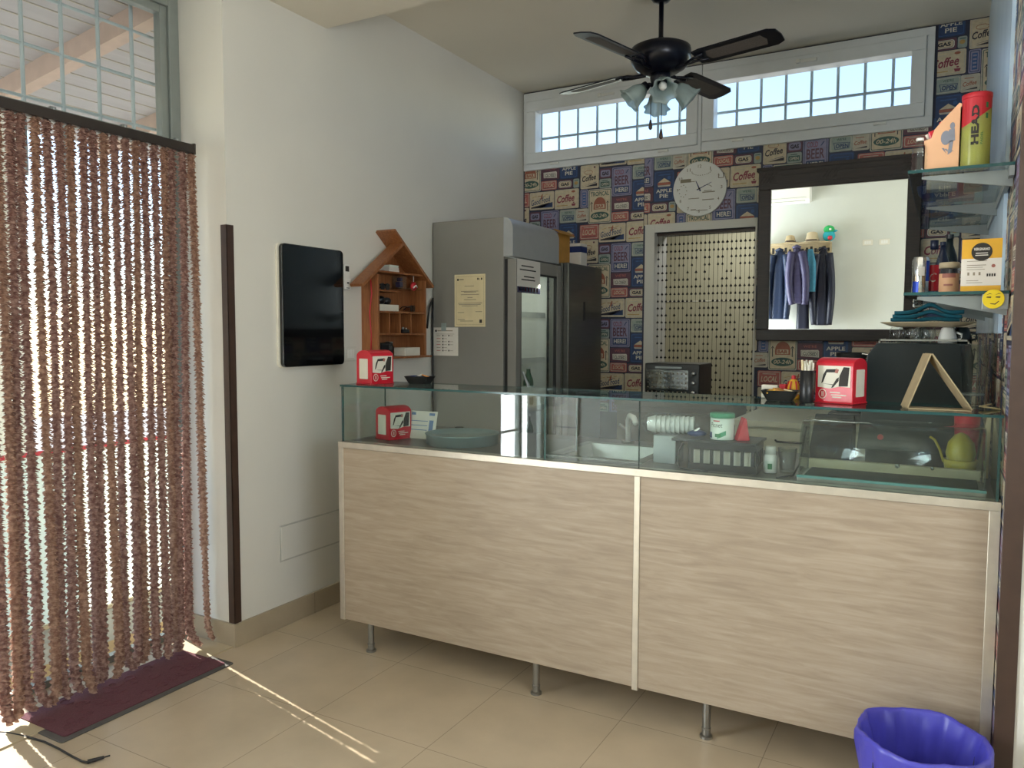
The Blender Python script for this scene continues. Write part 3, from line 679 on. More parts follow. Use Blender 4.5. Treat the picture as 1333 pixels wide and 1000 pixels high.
tag(bx('paper_tag', M['paper'], XL+.002, XL+.006, 3.70, 3.77, 1.47, 1.58), 'little white paper tag on the wall right of the house shelf', 'paper')

# ------------------------------------------------------------------ fridges
F = thing('display_fridge', 'tall grey display fridge with a glass door beside the wooden house', 'fridge', (-2.45, 4.15, 0))
def fp(name, m, fn, bev=.003, parent=None, smooth=False):
    b = MB(); b.smooth = smooth; fn(b); return b.build(name, m, parent or F, True if parent is None else False, bev)
def fbody(b):
    b.box(-2.695, -2.21, 3.86, 3.885, .08, 2.05); b.box(-2.695, -2.21, 4.435, 4.46, .08, 2.05); b.box(-2.695, -2.67, 3.885, 4.435, .08, 2.05)
    b.box(-2.67, -2.21, 3.885, 4.435, 2.02, 2.05); b.box(-2.67, -2.21, 3.885, 4.435, .08, .35)
fp('body', M['fridge'], fbody)
fp('inner_liner', M['white'], lambda b: (b.box(-2.669, -2.66, 3.886, 4.434, .351, 1.80), b.box(-2.66, -2.22, 3.886, 3.89, .351, 1.80), b.box(-2.66, -2.22, 4.43, 4.434, .351, 1.80)), 0)
prof = [(-2.21, 1.828), (-2.15, 1.828), (-2.15, 1.98)] + [(-2.21+.06*math.cos(a), 1.98+.07*math.sin(a)) for a in [PI/2*k/8 for k in range(1, 9)]]
fp('header', M['fridgehead'], lambda b: b.prism(prof, (0, 4.46, 0), (1, 0, 0), (0, 0, 1), .60), .001)
fp('door_gasket', M['rubber'], lambda b: (b.box(-2.21, -2.186, 3.875, 3.90, .35, 1.815), b.box(-2.21, -2.186, 4.42, 4.445, .35, 1.815), b.box(-2.21, -2.186, 3.9, 4.42, .35, .375), b.box(-2.21, -2.186, 3.9, 4.42, 1.79, 1.815)), 0)
d = MB(); d.box(-2.186, -2.13, 3.865, 3.925, .33, 1.815); d.box(-2.186, -2.13, 4.395, 4.455, .33, 1.815); d.box(-2.186, -2.13, 3.925, 4.395, .33, .42); d.box(-2.186, -2.13, 3.925, 4.395, 1.745, 1.815)
door = d.build('door', M['fridge'], F, True, .003)
ROOTM[door.name] = ROOTM[F.name]
def dp(name, m, fn, bev=0., smooth=False):
    b = MB(); b.smooth = smooth; fn(b); return b.build(name, m, door, True, bev)
dp('door_pane', M['glass'], lambda b: b.box(-2.160, -2.152, 3.92, 4.40, .41, 1.75))
dp('inner_seal', M['rubber'], lambda b: (b.box(-2.15, -2.132, 3.925, 3.933, .42, 1.745), b.box(-2.15, -2.132, 4.387, 4.395, .42, 1.745), b.box(-2.15, -2.132, 3.925, 4.395, 1.735, 1.745)))
dp('handle', M['fridgehead'], lambda b: b.tube([(-2.132, 3.95, .80), (-2.10, 3.95, .86), (-2.095, 3.95, 1.0), (-2.10, 3.95, 1.10), (-2.132, 3.95, 1.17)], .008, 8), 0, True)
for k, z in enumerate((.62, .92, 1.22, 1.50)):
    def shf(b, z=z):
        b.box(-2.235, -2.225, 3.90, 4.42, z-.012, z+.022)
        for i in range(13): b.cyl((-2.65, 3.91+.042*i, z), (-2.235, 3.91+.042*i, z), .003, seg=6)
    fp('wire_shelf', M['white'], shf, 0)
fp('interior_lamp', mat('cool_tube_light', '#e8efe4', .4, emit=4.), lambda b: b.cyl((-2.24, 3.95, 1.775), (-2.24, 4.38, 1.775), .011, seg=10), 0)
fp('foot', M['rubber'], lambda b: b.cyl((-2.26, 3.92, 0), (-2.26, 3.92, .08), .02), 0); fp('foot', M['rubber'], lambda b: b.cyl((-2.26, 4.40, 0), (-2.26, 4.40, .08), .02), 0)
fp('foot', M['rubber'], lambda b: b.cyl((-2.64, 3.92, 0), (-2.64, 3.92, .08), .02), 0); fp('foot', M['rubber'], lambda b: b.cyl((-2.64, 4.40, 0), (-2.64, 4.40, .08), .02), 0)
def bottle(name, lab, grp, loc, m, capm, h=.22, r=.033, labm=None):
    t = thing(name, lab, 'bottle', loc, 0, grp); b = MB(); b.smooth = True
    b.lathe([(r*.9, 0), (r, .01), (r, h*.58), (r*.85, h*.68), (r*.42, h*.84), (r*.38, h*.94)], seg=12); b.build('bottle', m, t)
    b = MB(); b.cyl((0, 0, h*.94), (0, 0, h), r*.44, seg=12); b.build('cap', capm, t)
    if labm:
        b = MB(); b.smooth = True; b.lathe([(r*1.015, h*.2), (r*1.015, h*.5)], seg=12, cap0=False, cap1=False); b.build('label', labm, t)
    return t
gg = mat('dark_green_bottle', '#2f5a49', .15, var=.1); gw = mat('pale_water_bottle', '#a9c4c4', .15, var=.1)
first = bottle('drink_bottle', 'green bottle standing inside the display fridge', 'bottles in the display fridge', (-2.3, 3.97, .942), gg, M['white'], .24, .034, M['tub'])
for z, n in ((.642, 5), (.942, 5), (1.242, 3)):
    for i in range(n):
        if z == .942 and i == 0: continue
        q = dup(first, (-2.30 - .06*(i % 2), 3.97+.092*i, z))

def sheet(name, lab, cat, O, U, V, w, h, m, marks, curl=0.):
    """paper stuck to a surface: a thin slab with print, O at its lower left"""
    O, U, V = Vector(O), Vector(U), Vector(V); n = U.cross(V)
    b = MB(); b.prism([(0, 0), (w, 0), (w, h), (0, h)], O + n*.0006, U, V, .0006); b.m = 0
    ms = [m]
    for (mm, x, y, ww, hh) in marks:
        if mm not in ms: ms.append(mm)
        b.m = ms.index(mm); b.poly([(x, y), (x+ww, y), (x+ww, y+hh), (x, y+hh)], O + n*.0014, U, V)
    o = b.build(name, ms); return tag(o, lab, cat)
w, h = .212, .305; I = M['inkgrey']; K = M['ink']
mk = [(I, .012, .012, .188, .0012), (I, .012, h-.013, .188, .0012), (I, .012, .012, .0012, h-.024), (I, w-.013, .012, .0012, h-.024), (K, .018, h-.036, .012, .012), (I, .034, h-.032, .03, .006), (K, w-.055, h-.034, .009, .012), (I, w-.042, h-.036, .004, .012), (K, w-.03, h-.034, .009, .012), (K, w-.04, .022, .018, .020)]
for (x, y, ww) in ((.07, .235, .065), (.045, .205, .12), (.065, .200, .085), (.045, .186, .125), (.09, .168, .035), (.065, .156, .085), (.025, .136, .165), (.03, .128, .15), (.05, .120, .11), (.022, .082, .045), (.145, .086, .045), (.022, .040, .05), (.04, .032, .09)): mk.append((I, x, y, ww, .0035))
sheet('certificate', 'cream framed certificate sheet stuck on the grey fridge side', 'paper', (-2.541, 3.86, 1.430), (1, 0, 0), (0, 0, 1), w, h, M['cream'], mk)
w, h = .178, .168; mk = [(K, .014, h-.026, .012, .012), (I, .03, h-.022, .11, .005), (I, .02, h-.040, .13, .002)]
for r_ in range(6):
    y = .118-.0178*r_; mk.append((M['redpaint'] if r_ % 2 else I, .024, y, .028, .003)); mk.append((K, .066, y-.003, .008, .009)); mk.append((I, .078, y, .02, .0025))
    if r_ not in (1, 4): mk.append((K, .108, y-.003, .008, .009)); mk.append((I, .120, y, .022, .0025))
sheet('price_list', 'small white price list taped below the certificate on the fridge', 'paper', (-2.694, 3.8592, 1.258), (1, 0, 0), (0, 0, 1), w, h, M['paper'], mk)
tag(bx('tape_strip', M['frost'], -2.635, -2.600, 3.8565, 3.8574, 1.405, 1.452), 'strip of clear tape holding the white price list', 'tape')
w, h = .285, .19; mk = [(M['mauve'], .0, .0, w, .035)]
for k in range(7): mk.append((M['pinkish'] if 'pinkish' in M else M['redpaint'], .02+.036*k, .010, .02, .024))
for (x, y, ww) in ((.05, .150, .15), (.03, .128, .2), (.08, .09, .13), (.05, .072, .17)): mk.append((K, x, y, ww, .007))
sheet('notice_sheet', 'white handwritten notice with flowers taped on the fridge glass door', 'paper', (-2.1285, 3.872, 1.625), (0, 1, 0), (0, 0, 1), w, h, M['paper'], mk)

G = thing('steel_fridge', 'plain steel upright fridge between display fridge and papered wall', 'fridge', (-2.4, 4.74, 0))
b = MB(); b.box(-2.695, -2.13, 4.472, 5.008, .06, 1.838); b.build('body', M['fridge2'], G, True, .004)
b = MB(); b.box(-2.128, -2.085, 4.472, 5.008, .10, 1.838); gd = b.build('door', M['fridge2'], G, True, .006)
ROOTM[gd.name] = ROOTM[G.name]
b = MB(); b.box(-2.086, -2.080, 4.70, 4.722, 1.475, 1.60); b.build('recessed_grip', M['black'], gd, True, .002)
for x, y in ((-2.2, 4.52), (-2.2, 4.96), (-2.64, 4.52), (-2.64, 4.96)):
    b = MB(); b.cyl((x, y, 0), (x, y, .06), .02); b.build('foot', M['rubber'], G, True)
t = thing('ochre_carton', 'open ochre carton on top of the steel fridge', 'box', (-2.33, 4.60, 1.838))
b = MB(); b.box(-.15, .13, -.10, .13, 0, .20); b.build('box', M['mustard'], t, bevel=.003)
b = MB(); b.obox((.142, .02, .205), (.06, .22, .004), ry(.55)); b.obox((-.02, .138, .20), (.26, .05, .004), rx(-.5)); b.build('flap', M['mustard'], t)
t = thing('milk_carton', 'white and blue carton behind the ochre one on the steel fridge', 'box', (-2.17, 4.78, 1.838))
b = MB(); b.box(-.04, .045, -.04, .06, 0, .15); b.build('box', M['paper'], t, bevel=.002); b = MB(); b.box(.045, .0456, -.04, .06, .09, .13); b.box(-.04, .045, -.0406, -.04, .09, .13); b.build('blue_band', M['blue'], t)
# ------------------------------------------------------------------ the bar counter
K_ = thing('display_counter', 'long bar counter with pale wood front and glass display top', 'counter', (-1.06, 2.9, 0))
def kp(name, m, fn, bev=.0015, smooth=False):
    b = MB(); b.smooth = smooth; fn(b); return b.build(name, m, K_, True, bev)
YF = 2.56
kp('front_panel', M['counterwood'], lambda b: b.box(-2.262, -.935, YF, YF+.018, .140, .899), .0005)
o = kp('front_panel', M['counterwood'], lambda b: b.box(-.913, .124, YF, YF+.018, .140, .899), .0005)
kp('edge_strip', M['alu'], lambda b: b.box(-2.288, -2.262, YF-.004, YF+.03, .137, .899)); kp('edge_strip', M['alu'], lambda b: b.box(-.935, -.913, YF-.004, YF+.02, .130, .899)); kp('edge_strip', M['alu'], lambda b: b.box(.124, .153, YF-.004, YF+.03, .137, .899))
kp('top_rail', M['alu'], lambda b: b.box(-2.288, .153, YF-.006, YF+.045, .899, .925))
kp('side_panel', M['counterwood'], lambda b: b.box(-2.285, -2.267, YF+.03, 3.25, .140, .899)); kp('side_panel', M['counterwood'], lambda b: b.box(.128, .146, YF+.03, 3.25, .140, .899))
kp('bottom_panel', M['offwhite'], lambda b: b.box(-2.267, .128, YF+.018, 3.25, .140, .158)); kp('back_panel', M['offwhite'], lambda b: b.box(-2.267, .128, 3.23, 3.248, .158, .880))
def wt(b):
    b.box(-2.285, -1.345, YF+.045, 3.26, .885, .920); b.box(-.965, .147, YF+.045, 3.26, .885, .920); b.box(-1.345, -.965, YF+.045, 2.70, .885, .920); b.box(-1.345, -.965, 3.10, 3.26, .885, .920)
kp('worktop', M['worktop'], wt, .001)
for x in (-2.156, -1.341, -.678, .06):
    for y in (2.605, 3.20):
        def lg(b, x=x, y=y):
            b.lathe([(.022, 0), (.022, .008), (.0145, .012), (.0145, .030), (.016, .032), (.016, .036), (.0135, .038), (.0135, .140)], (x, y, 0), 16)
        kp('leg', M['steel'], lg, 0, False)
def pane(name, a, lab=None, edge='edge'):
    """glass slab: wide faces clear, cut edges tinted"""
    b = MB(); b.box(*a); d = [a[1]-a[0], a[3]-a[2], a[5]-a[4]]; thin = d.index(min(d))
    big = {2: (0, 1), 1: (2, 4), 0: (3, 5)}[thin]
    b.mi = [0 if i in big else 1 for i in range(6)]
    return b.build(name, [M['greenglass'], M[edge]], K_, True)
pane('front_glass', (-2.270, -.922, YF, YF+.007, .925, 1.163)); pane('front_glass', (-.920, .146, YF, YF+.007, .925, 1.163))
pane('end_glass', (-2.270, -2.263, YF+.0075, 2.855, .925, 1.163)); pane('end_glass', (.139, .146, YF+.0075, 2.855, .925, 1.163))
pane('divider_glass', (-1.294, -1.287, YF+.0075, 2.85, .922, 1.163), edge='edge')
pane('glass_top', (-2.275, .150, YF-.004, 2.86, 1.1635, 1.1715))
kp('glass_clip', M['chrome'], lambda b: (b.obox((-.40, 2.83, 1.155), (.03, .05, .014)), b.obox((-1.7, 2.83, 1.155), (.03, .05, .014))), .002)
GT = 1.172; WT = .9205
# sink
OS = Vector((-1.155, 2.90, WT)); b = MB()
b.box(-.20, .20, -.21, -.175, 0, .004); b.box(-.20, .20, .175, .21, 0, .004); b.box(-.20, -.165, -.175, .175, 0, .004); b.box(.165, .20, -.175, .175, 0, .004)
b.v = [tuple(Vector(v)+OS) for v in b.v]; sk_ = b.build('sink_rim', M['steel'], K_, True); ROOTM[sk_.name] = ROOTM[K_.name]
b = MB()
b.add([(-.165,-.175,.002),(.165,-.175,.002),(.165,.175,.002),(-.165,.175,.002),(-.13,-.14,-.14),(.13,-.14,-.14),(.13,.14,-.14),(-.13,.14,-.14)], [(4,5,6,7),(0,4,7,3),(1,2,6,5),(0,1,5,4),(3,7,6,2)])
b.m = 1; b.lathe([(.025, 0), (.025, .003)], (0, 0, -.14), 14); b.v = [tuple(Vector(v)+OS) for v in b.v]; b.build('sink_bowl', [M['steel'], M['rubber']], sk_, True)
OS = Vector((-1.19, 3.17, WT))
b = MB(); b.smooth = True; b.tube([(0, 0, 0), (0, 0, .05), (.01, -.03, .10), (.04, -.09, .13), (.08, -.15, .13), (.10, -.18, .11)], .011, 10); b.v = [tuple(Vector(v)+OS) for v in b.v]; fc_ = b.build('faucet', M['white'], K_, True); ROOTM[fc_.name] = ROOTM[K_.name]
b = MB(); b.cyl(OS, OS+Vector((0, 0, .012)), .028); b.build('faucet_base', M['chrome'], fc_, True); b = MB(); b.cyl(OS+Vector((0, .012, .05)), OS+Vector((-.05, .03, .075)), .007); b.build('lever', M['chrome'], fc_, True)

# napkin boxes
def napkin_box(lab, loc, a):
    t = thing('napkin_dispenser', lab, 'napkin dispenser', loc, a)
    L, D, Hh = .125, .100, .148
    prof = [(-D/2, .004), (D/2, .004), (D/2, Hh-.026)] + [(D/2*math.cos(PI*k/10), Hh-.026+.026*math.sin(PI*k/10)) for k in range(1, 10)] + [(-D/2, Hh-.026)]
    b = MB(); b.prism([(-y, z) for y, z in prof][::-1], (L/2, 0, 0), (0, -1, 0), (0, 0, 1), -L) if False else b.prism(prof, (-L/2, 0, 0), (0, 1, 0), (0, 0, 1), L)
    b.box(-L/2-.003, L/2+.003, -D/2-.003, D/2+.003, 0, .005)
    b.build('body', M['red'], t, bevel=.003)
    for s in (-1, 1):
        b = MB(); U = (0, s, 0); b.prism(rrect(.058, .088, .003, 2), (s*L/2, 0, .067), U, (0, 0, 1), .0012); b.build('napkin_slot', M['offwhite'], t)
    for s in (-1, 1):
        U = Vector((-s, 0, 0)); O = Vector((0, s*D/2, 0)) + U*(-.054); V = (0, 0, 1); b = MB()
        b.m = 0; b.poly([(0, .052), (.04, .048), (.075, .056), (.108, .054), (.108, .122), (0, .122)], O, U, V, d=.0006)
        b.m = 1; b.poly([(.070, .056), (.100, .058), (.104, .118), (.085, .119), (.072, .090)], O, U, V, d=.0009)          # dark figure with the pot
        b.poly([(.028, .110), (.060, .112), (.066, .100), (.058, .101), (.030, .100), (.018, .068), (.012, .064), (.018, .092)], O, U, V, d=.0009)
        b.poly([(.012, .064), (.052, .062), (.062, .080), (.070, .086), (.070, .074), (.052, .052), (.046, .050), (.050, .060)], O, U, V, d=.0010)
        b.m = 2; b.poly([(.056, .100), (.066, .098), (.070, .110), (.060, .114)], O, U, V, d=.0012)
        b.m = 0; b.poly([(.017+p[0], .030+p[1]) for p in ellipse(.027, .032, 18)], O, U, V, d=.0006)
        b.m = 3; b.poly([(.017+p[0], .030+p[1]) for p in ellipse(.022, .027, 18)], O, U, V, d=.0009)
        b.m = 0; b.poly([(.014, .022), (.016, .022), (.016, .038), (.014, .038)], O, U, V, d=.0012); b.poly([(.018, .022), (.020, .022), (.020, .038), (.018, .038)], O, U, V, d=.0012)
        for (x, y, ww) in ((.042, .034, .034), (.046, .026, .05), (.05, .019, .03)): b.poly([(x, y), (x+ww, y), (x+ww, y+.0035), (x, y+.0035)], O, U, V, d=.0008)
        b.build('printed_panel', [M['offwhite'], M['ink'], M['rustprint'], M['redpaint']], t)
    return t
M['rustprint'] = mat('reddish_brown_print', '#a2655a', .6, var=.08)
napkin_box('red napkin box at the left end of the counter glass top', (-2.186, 2.685, GT), math.radians(78))
napkin_box('red napkin box beside the black straw cup on the glass top', (-.295, 2.742, GT), math.radians(-19))
napkin_box('red napkin box standing inside the glass case', (-2.16, 2.78, WT), math.radians(74))

def tray(lab, loc, a, fill):
    t = thing('snack_tray', lab, 'tray', loc, a)
    rg = lambda w, d, z: [(p[0], p[1], z) for p in rrect(w, d, .006, 2)]
    b = MB(); b.loft([rg(.082, .055, 0), rg(.118, .082, .034), rg(.114, .078, .034), rg(.078, .052, .003)], True, True); b.build('tray', M['black'], t)
    return t
def sachets(t_loc, a, cols, n, lab0):
    for k in range(n):
        m, nm = cols[k % len(cols)]
        o = MB(); c, s_ = math.cos(a), math.sin(a)
        lx, ly = -.036+.072*k/max(1, n-1), R.uniform(-.012, .012)
        o.obox((0, 0, 0), (.034, .05, .005), rz(R.uniform(-.5, .5)) @ rx(R.uniform(-.25, .25)) @ ry(R.uniform(-.5, .5)))
        ob = o.build('sachet', m, bevel=.0015); ob.location = (t_loc[0]+lx*c-ly*s_, t_loc[1]+lx*s_+ly*c, t_loc[2]+.029+.004*(k % 2)); ob.rotation_euler = (0, 0, a)
        tag(ob, lab0 % nm, 'sachet', None if '%s' in lab0 and n <= len(cols) else lab0 % nm)
tray('black snack tray left of the fridge on the glass top', (-2.01, 2.775, GT), .1, None)
sachets((-2.01, 2.775, GT), .1, [(M['blue'], 'navy blue sachet'), (M['paper'], 'white paper sachet'), (M['bluelid'], 'dark blue sachet'), (M['orange'], 'orange sachet')], 4, '%s in the tray near the left napkin box')
tray('black snack tray with yellow packets before the papered wall', (-.485, 2.74, GT), .05, None)
sachets((-.485, 2.74, GT), .05, [(M['yellow'], 'flat yellow sachet'), (M['mustard'], 'ochre sachet'), (M['cream'], 'cream sachet')], 3, '%s in the tray beside the straw cup')
t = thing('sauce_bottle', 'orange and red ribbed sauce bottle behind the right snack tray', 'bottle', (-.455, 2.815, GT))
b = MB(); b.smooth = True; b.lathe([(.019, 0), (.021, .01), (.020, .04), (.013, .062), (.008, .068)], seg=16, wob=lambda a, k: 1+.06*math.cos(6*a)); b.build('bottle', M['yellow'], t)
b = MB()
for k in range(6):
    a = k*PI/3+.2; b.tube([(.0215*math.cos(a), .0215*math.sin(a), .012), (.0208*math.cos(a), .0208*math.sin(a), .04), (.014*math.cos(a), .014*math.sin(a), .061)], .003, 5)
b.build('red_stripes', M['redpaint'], t); b = MB(); b.lathe([(.008, 0), (.007, .012), (.003, .014)], (0, 0, .068), 10); b.build('cap', M['redpaint'], t)
tag(bx('white_packet', M['offwhite'], -.56, -.505, 2.80, 2.83, GT, GT+.046, bevel=.003), 'small white packet behind the right snack tray', 'packet')
tag(bx('red_packet', M['redpaint'], -.50, -.479, 2.80, 2.83, GT, GT+.05, bevel=.003), 'small red packet between white packet and sauce bottle', 'packet')
t = thing('straw_cup', 'tall black cup full of paper-wrapped straws beside the napkin box', 'cup', (-.392, 2.685, GT))
b = MB(); b.smooth = True; b.lathe([(.020, 0), (.0225, .004), (.0225, .106), (.020, .106), (.019, .008)], seg=20); b.build('cup', M['black'], t)
for k in range(14):
    a = k*2.4; r = .004+.0011*k; b = MB(); b.smooth = True
    b.cyl((r*.7*math.cos(a), r*.7*math.sin(a), .01), (r*1.05*math.cos(a), r*1.05*math.sin(a), .132+.008*math.sin(k*1.7)), .0032, seg=6); b.build('straw', M['offwhite'] if k % 3 else M['cream'], t)

t = thing('menu_tent', 'folded tan cardboard triangle sign standing near the right end', 'sign', (-.005, 2.615, GT))
ax = Vector((-.32, .95, 0)).normalized()*.066; A, B_, Cc = (-.086, .004), (.078, .004), (-.030, .166)
def strip(b, p, q, th=.004):
    d = (Vector(q)-Vector(p)).normalized(); n = Vector((-d.y, d.x))*th
    pts = [p, q, (q[0]+n.x, q[1]+n.y), (p[0]+n.x, p[1]+n.y)]
    v0 = [Vector((x, 0, z)) for x, z in pts]; b.add(v0 + [v+ax for v in v0], [(0,1,2,3), (7,6,5,4)] + [(i, 4+i, 4+(i+1) % 4, (i+1) % 4) for i in range(4)])
for nm, p, q in (('left_flap', A, Cc), ('right_flap', Cc, B_), ('base_flap', (A[0], 0), (B_[0], 0))):
    b = MB(); strip(b, p, q); b.build(nm, M['card'], t)
t = thing('clear_jug', 'tall empty clear plastic tumbler at the right end of the counter', 'cup', (.080, 2.80, GT))
b = MB(); b.smooth = True; b.lathe([(.028, 0), (.030, .004), (.040, .190), (.043, .194), (.0405, .194), (.029, .012), (.026, .008)], seg=24); b.build('tumbler', M['clear'], t)
b = MB(); b.smooth = True; b.lathe([(.0305, .036), (.0312, .042)], seg=24, cap0=False, cap1=False); b.build('moulded_ring', M['frost'], t)
t = thing('yellow_sachet', 'crumpled pale yellow wrapper at the right end by the wall', 'wrapper', (.122, 2.72, GT))
b = MB(); b.obox((0, 0, .006), (.05, .03, .005), rz(.4) @ ry(.15)); b.obox((-.012, .004, .012), (.03, .026, .004), rz(-.3) @ ry(-.3)); b.build('wrapper', M['cream'], t, bevel=.002)

# ---- inside the case
b = MB(); w, h = .145, .125
t = thing('leaning_leaflet', 'white leaflet with blue print leaning behind the left glass', 'paper', (-2.035, 2.83, WT))
rot = rx(-.22) ; b = MB(); b.obox((0, 0, h/2), (w, .0015, h), rot); b.build('sheet', M['paper'], t)
b = MB()
for (x, z, ww, hh) in ((-.055, .112, .022, .012), (.045, .112, .03, .012), (.045, .05, .022, .07), (-.02, .08, .09, .003), (-.02, .06, .09, .003), (-.02, .04, .09, .003)):
    b.obox(rot @ Vector((x, -.0011, z-h/2)) + Vector((0, 0, h/2)), (ww, .0006, hh), rot)
b.build('blue_print', M['blueprint'] if 'blueprint' in M else mat('pale_blue_print', '#5f7ba6', .7, var=.1), t)
t = thing('round_tin', 'wide round grey-green tin behind the left counter glass', 'tin', (-1.805, 2.80, WT))
b = MB(); b.smooth = True; b.lathe([(.152, 0), (.156, .004), (.156, .040), (.160, .043), (.160, .047), (.154, .047), (.152, .036), (0.001, .036)], seg=48); b.build('tin', M['tin'], t)
tag(bx('dark_clip', M['black'], -1.93, -1.90, 2.93, 2.96, WT, WT+.05, bevel=.003), 'little black peg behind the round tin', 'peg')
# wrapped cups on the black tray box
t = thing('slotted_basket', 'black slotted plastic basket behind the counter glass', 'basket', (-.665, 2.745, WT), .06)
wv, dv, hv = .23, .15, .098
b = MB()
for sy in (-1, 1):
    y = sy*dv/2; b.box(-wv/2, wv/2, y-.003, y+.003, 0, .025); b.box(-wv/2, wv/2, y-.003, y+.003, .075, hv)
    for k in range(7): x = -wv/2+.012+(wv-.024)*k/6; b.box(x-.006, x+.006, y-.003, y+.003, .025, .075)
for sx in (-1, 1):
    x = sx*wv/2; b.box(x-.003, x+.003, -dv/2, dv/2, 0, .025); b.box(x-.003, x+.003, -dv/2, dv/2, .075, hv)
    for k in range(4): y = -dv/2+.012+(dv-.024)*k/3; b.box(x-.003, x+.003, y-.006, y+.006, .025, .075)
b.box(-wv/2, wv/2, -dv/2, dv/2, 0, .004); b.build('basket', M['black'], t, bevel=.001)
b = MB(); b.box(-.10, .10, -.06, .062, .006, .07); b.build('white_liner', M['offwhite'], t)
tag(bx('black_tray', M['black'], -.835, -.545, 2.655, 2.84, WT+.0985, WT+.108, bevel=.002), 'flat black tray lying on top of the slotted basket', 'tray')
ZT = WT+.1085
t = thing('wrapped_cups', 'clear-wrapped sleeve of white plastic cups on the black tray', 'cups', (-.86, 2.78, ZT-.005), math.radians(12))
b = MB(); b.smooth = True; q = ry(PI/2)
for k in range(9): b.lathe([(.024, 0), (.033, .030), (.034, .032), (.030, .031)], (-.10+.017*k, -.005, .038), 18, q, True, False)
b.build('cups', M['white'], t)
b = MB(); b.smooth = True; b.lathe([(.001, -.125), (.030, -.110), (.040, -.10), (.041, .06), (.038, .085), (.030, .10), (.045, .125)], (0, -.005, .041), 18, q, wob=lambda a, k: 1+.05*math.sin(3*a+k)); b.build('film', M['clear'], t)
bx('stand', M['rawgrey'], -.93, -.845, 2.74, 2.84, WT, ZT-.006, bevel=.002); tag(bpy.data.objects['stand'], 'plain grey block under the wrapped cups', 'block')
bpy.data.objects['stand'].name = 'carton_block'
t = thing('blue_wrapper', 'navy blue foil packet beside the tub on the black tray', 'packet', (-.765, 2.73, ZT))
b = MB(); b.smooth = True; b.ball((0, 0, .012), .03, 10, 6, (1.2, .8, .4), rz(.4)); b.build('packet', M['blue'], t); b = MB(); b.obox((.0, -.01, .024), (.03, .008, .006), ry(-.6)); b.build('foil_edge', M['chrome'], t)
t = thing('mint_tub', 'round white tub with mint green lid on the black tray', 'tub', (-.672, 2.715, ZT))
b = MB(); b.smooth = True; b.lathe([(.039, 0), (.0405, .003), (.0405, .080)], seg=32); b.build('tub', M['tub'], t)
b = MB(); b.smooth = True; b.lathe([(.0425, .076), (.0425, .090), (.040, .092)], seg=32); b.build('lid', M['mint'], t)
def wrap_text(b, s, zc, hh, ang0, wid, r, d=.0004, shear=0, bold=0):
    """word bent round a cylinder of radius r, centred on heading ang0"""
    vs, fs, _ = text_geo(s, shear, bold)
    b.add([((r+d)*math.cos(ang0+(x-.5)*wid/r), (r+d)*math.sin(ang0+(x-.5)*wid/r), zc+(y-.5)*hh) for x, y in vs], fs)
b = MB(); wrap_text(b, 'Picnet', .052, .016, -1.87, .044, .0405, shear=.05); b.build('name_print', M['ink'], t)
def patch(b, a0, a1, z0, z1, r, n=6, tilt=0.):
    b.add([(r*math.cos(a0+(a1-a0)*k/n), r*math.sin(a0+(a1-a0)*k/n), z+tilt*k/n) for z in (z0, z1) for k in range(n+1)], [(k, k+1, n+2+k, n+1+k) for k in range(n)])
b = MB(); patch(b, -1.75, -1.0, .004, .020, .0409, tilt=.014); b.m = 1; patch(b, -1.95, -1.45, .010, .022, .0412); b.m = 2; patch(b, -2.7, -2.3, .006, .026, .0409); b.m = 3; patch(b, -2.15, -1.55, .064, .068, .0409); b.build('leaf_print', [M['mint'], M['leaf'], M['blue'], M['redpaint']], t)
t = thing('red_wedge', 'red triangular pack standing beside the mint tub', 'pack', (-.605, 2.72, ZT), .5)
b = MB(); b.prism([(-.022, 0), (.022, 0), (.010, .075), (.002, .080)], (0, .02, 0), (1, 0, 0), (0, 0, 1), .04); b.build('pack', M['redpaint'], t, bevel=.002)
t = thing('pill_bottle', 'small white labelled jar beside the basket', 'jar', (-.513, 2.745, WT))
b = MB(); b.smooth = True; b.lathe([(.021, 0), (.0225, .003), (.0225, .055), (.018, .063), (.016, .066)], seg=24); b.build('jar', M['white'], t)
b = MB(); b.smooth = True; b.lathe([(.0185, .064), (.0185, .088), (.017, .090)], seg=24); b.build('lid', M['white'], t)
b = MB(); patch(b, -2.4, -.6, .012, .042, .0228, 10); b.m = 1; patch(b, -1.75, -1.1, .014, .034, .0231); b.build('label', [M['tub'], M['leaf']], t)
t = thing('clear_tumbler', 'short clear glass tumbler beside the white jar', 'glass', (-.462, 2.775, WT))
b = MB(); b.smooth = True; b.lathe([(.022, 0), (.024, .004), (.032, .085), (.030, .085), (.0225, .010)], seg=24); b.build('glass', M['clear'], t)
b = MB(); b.smooth = True; b.tube([(-.80, 2.675, WT+.09), (-.81, 2.66, WT+.06), (-.812, 2.655, WT+.02), (-.80, 2.65, WT+.004), (-.70, 2.64, WT+.004)], .003, 6); tag(b.build('thin_cable', M['rubber']), 'thin dark cable hanging from the black tray', 'cable')
b = MB(); b.smooth = True; b.tube([(-.47, 2.63, WT+.004), (-.43, 2.70, WT+.004), (-.425, 2.80, WT+.03), (-.42, 2.86, WT+.12), (-.42, 2.9, WT+.15)], .003, 6); tag(b.build('display_cable', M['rubber']), 'dark cable running up beside the curved glass case', 'cable')

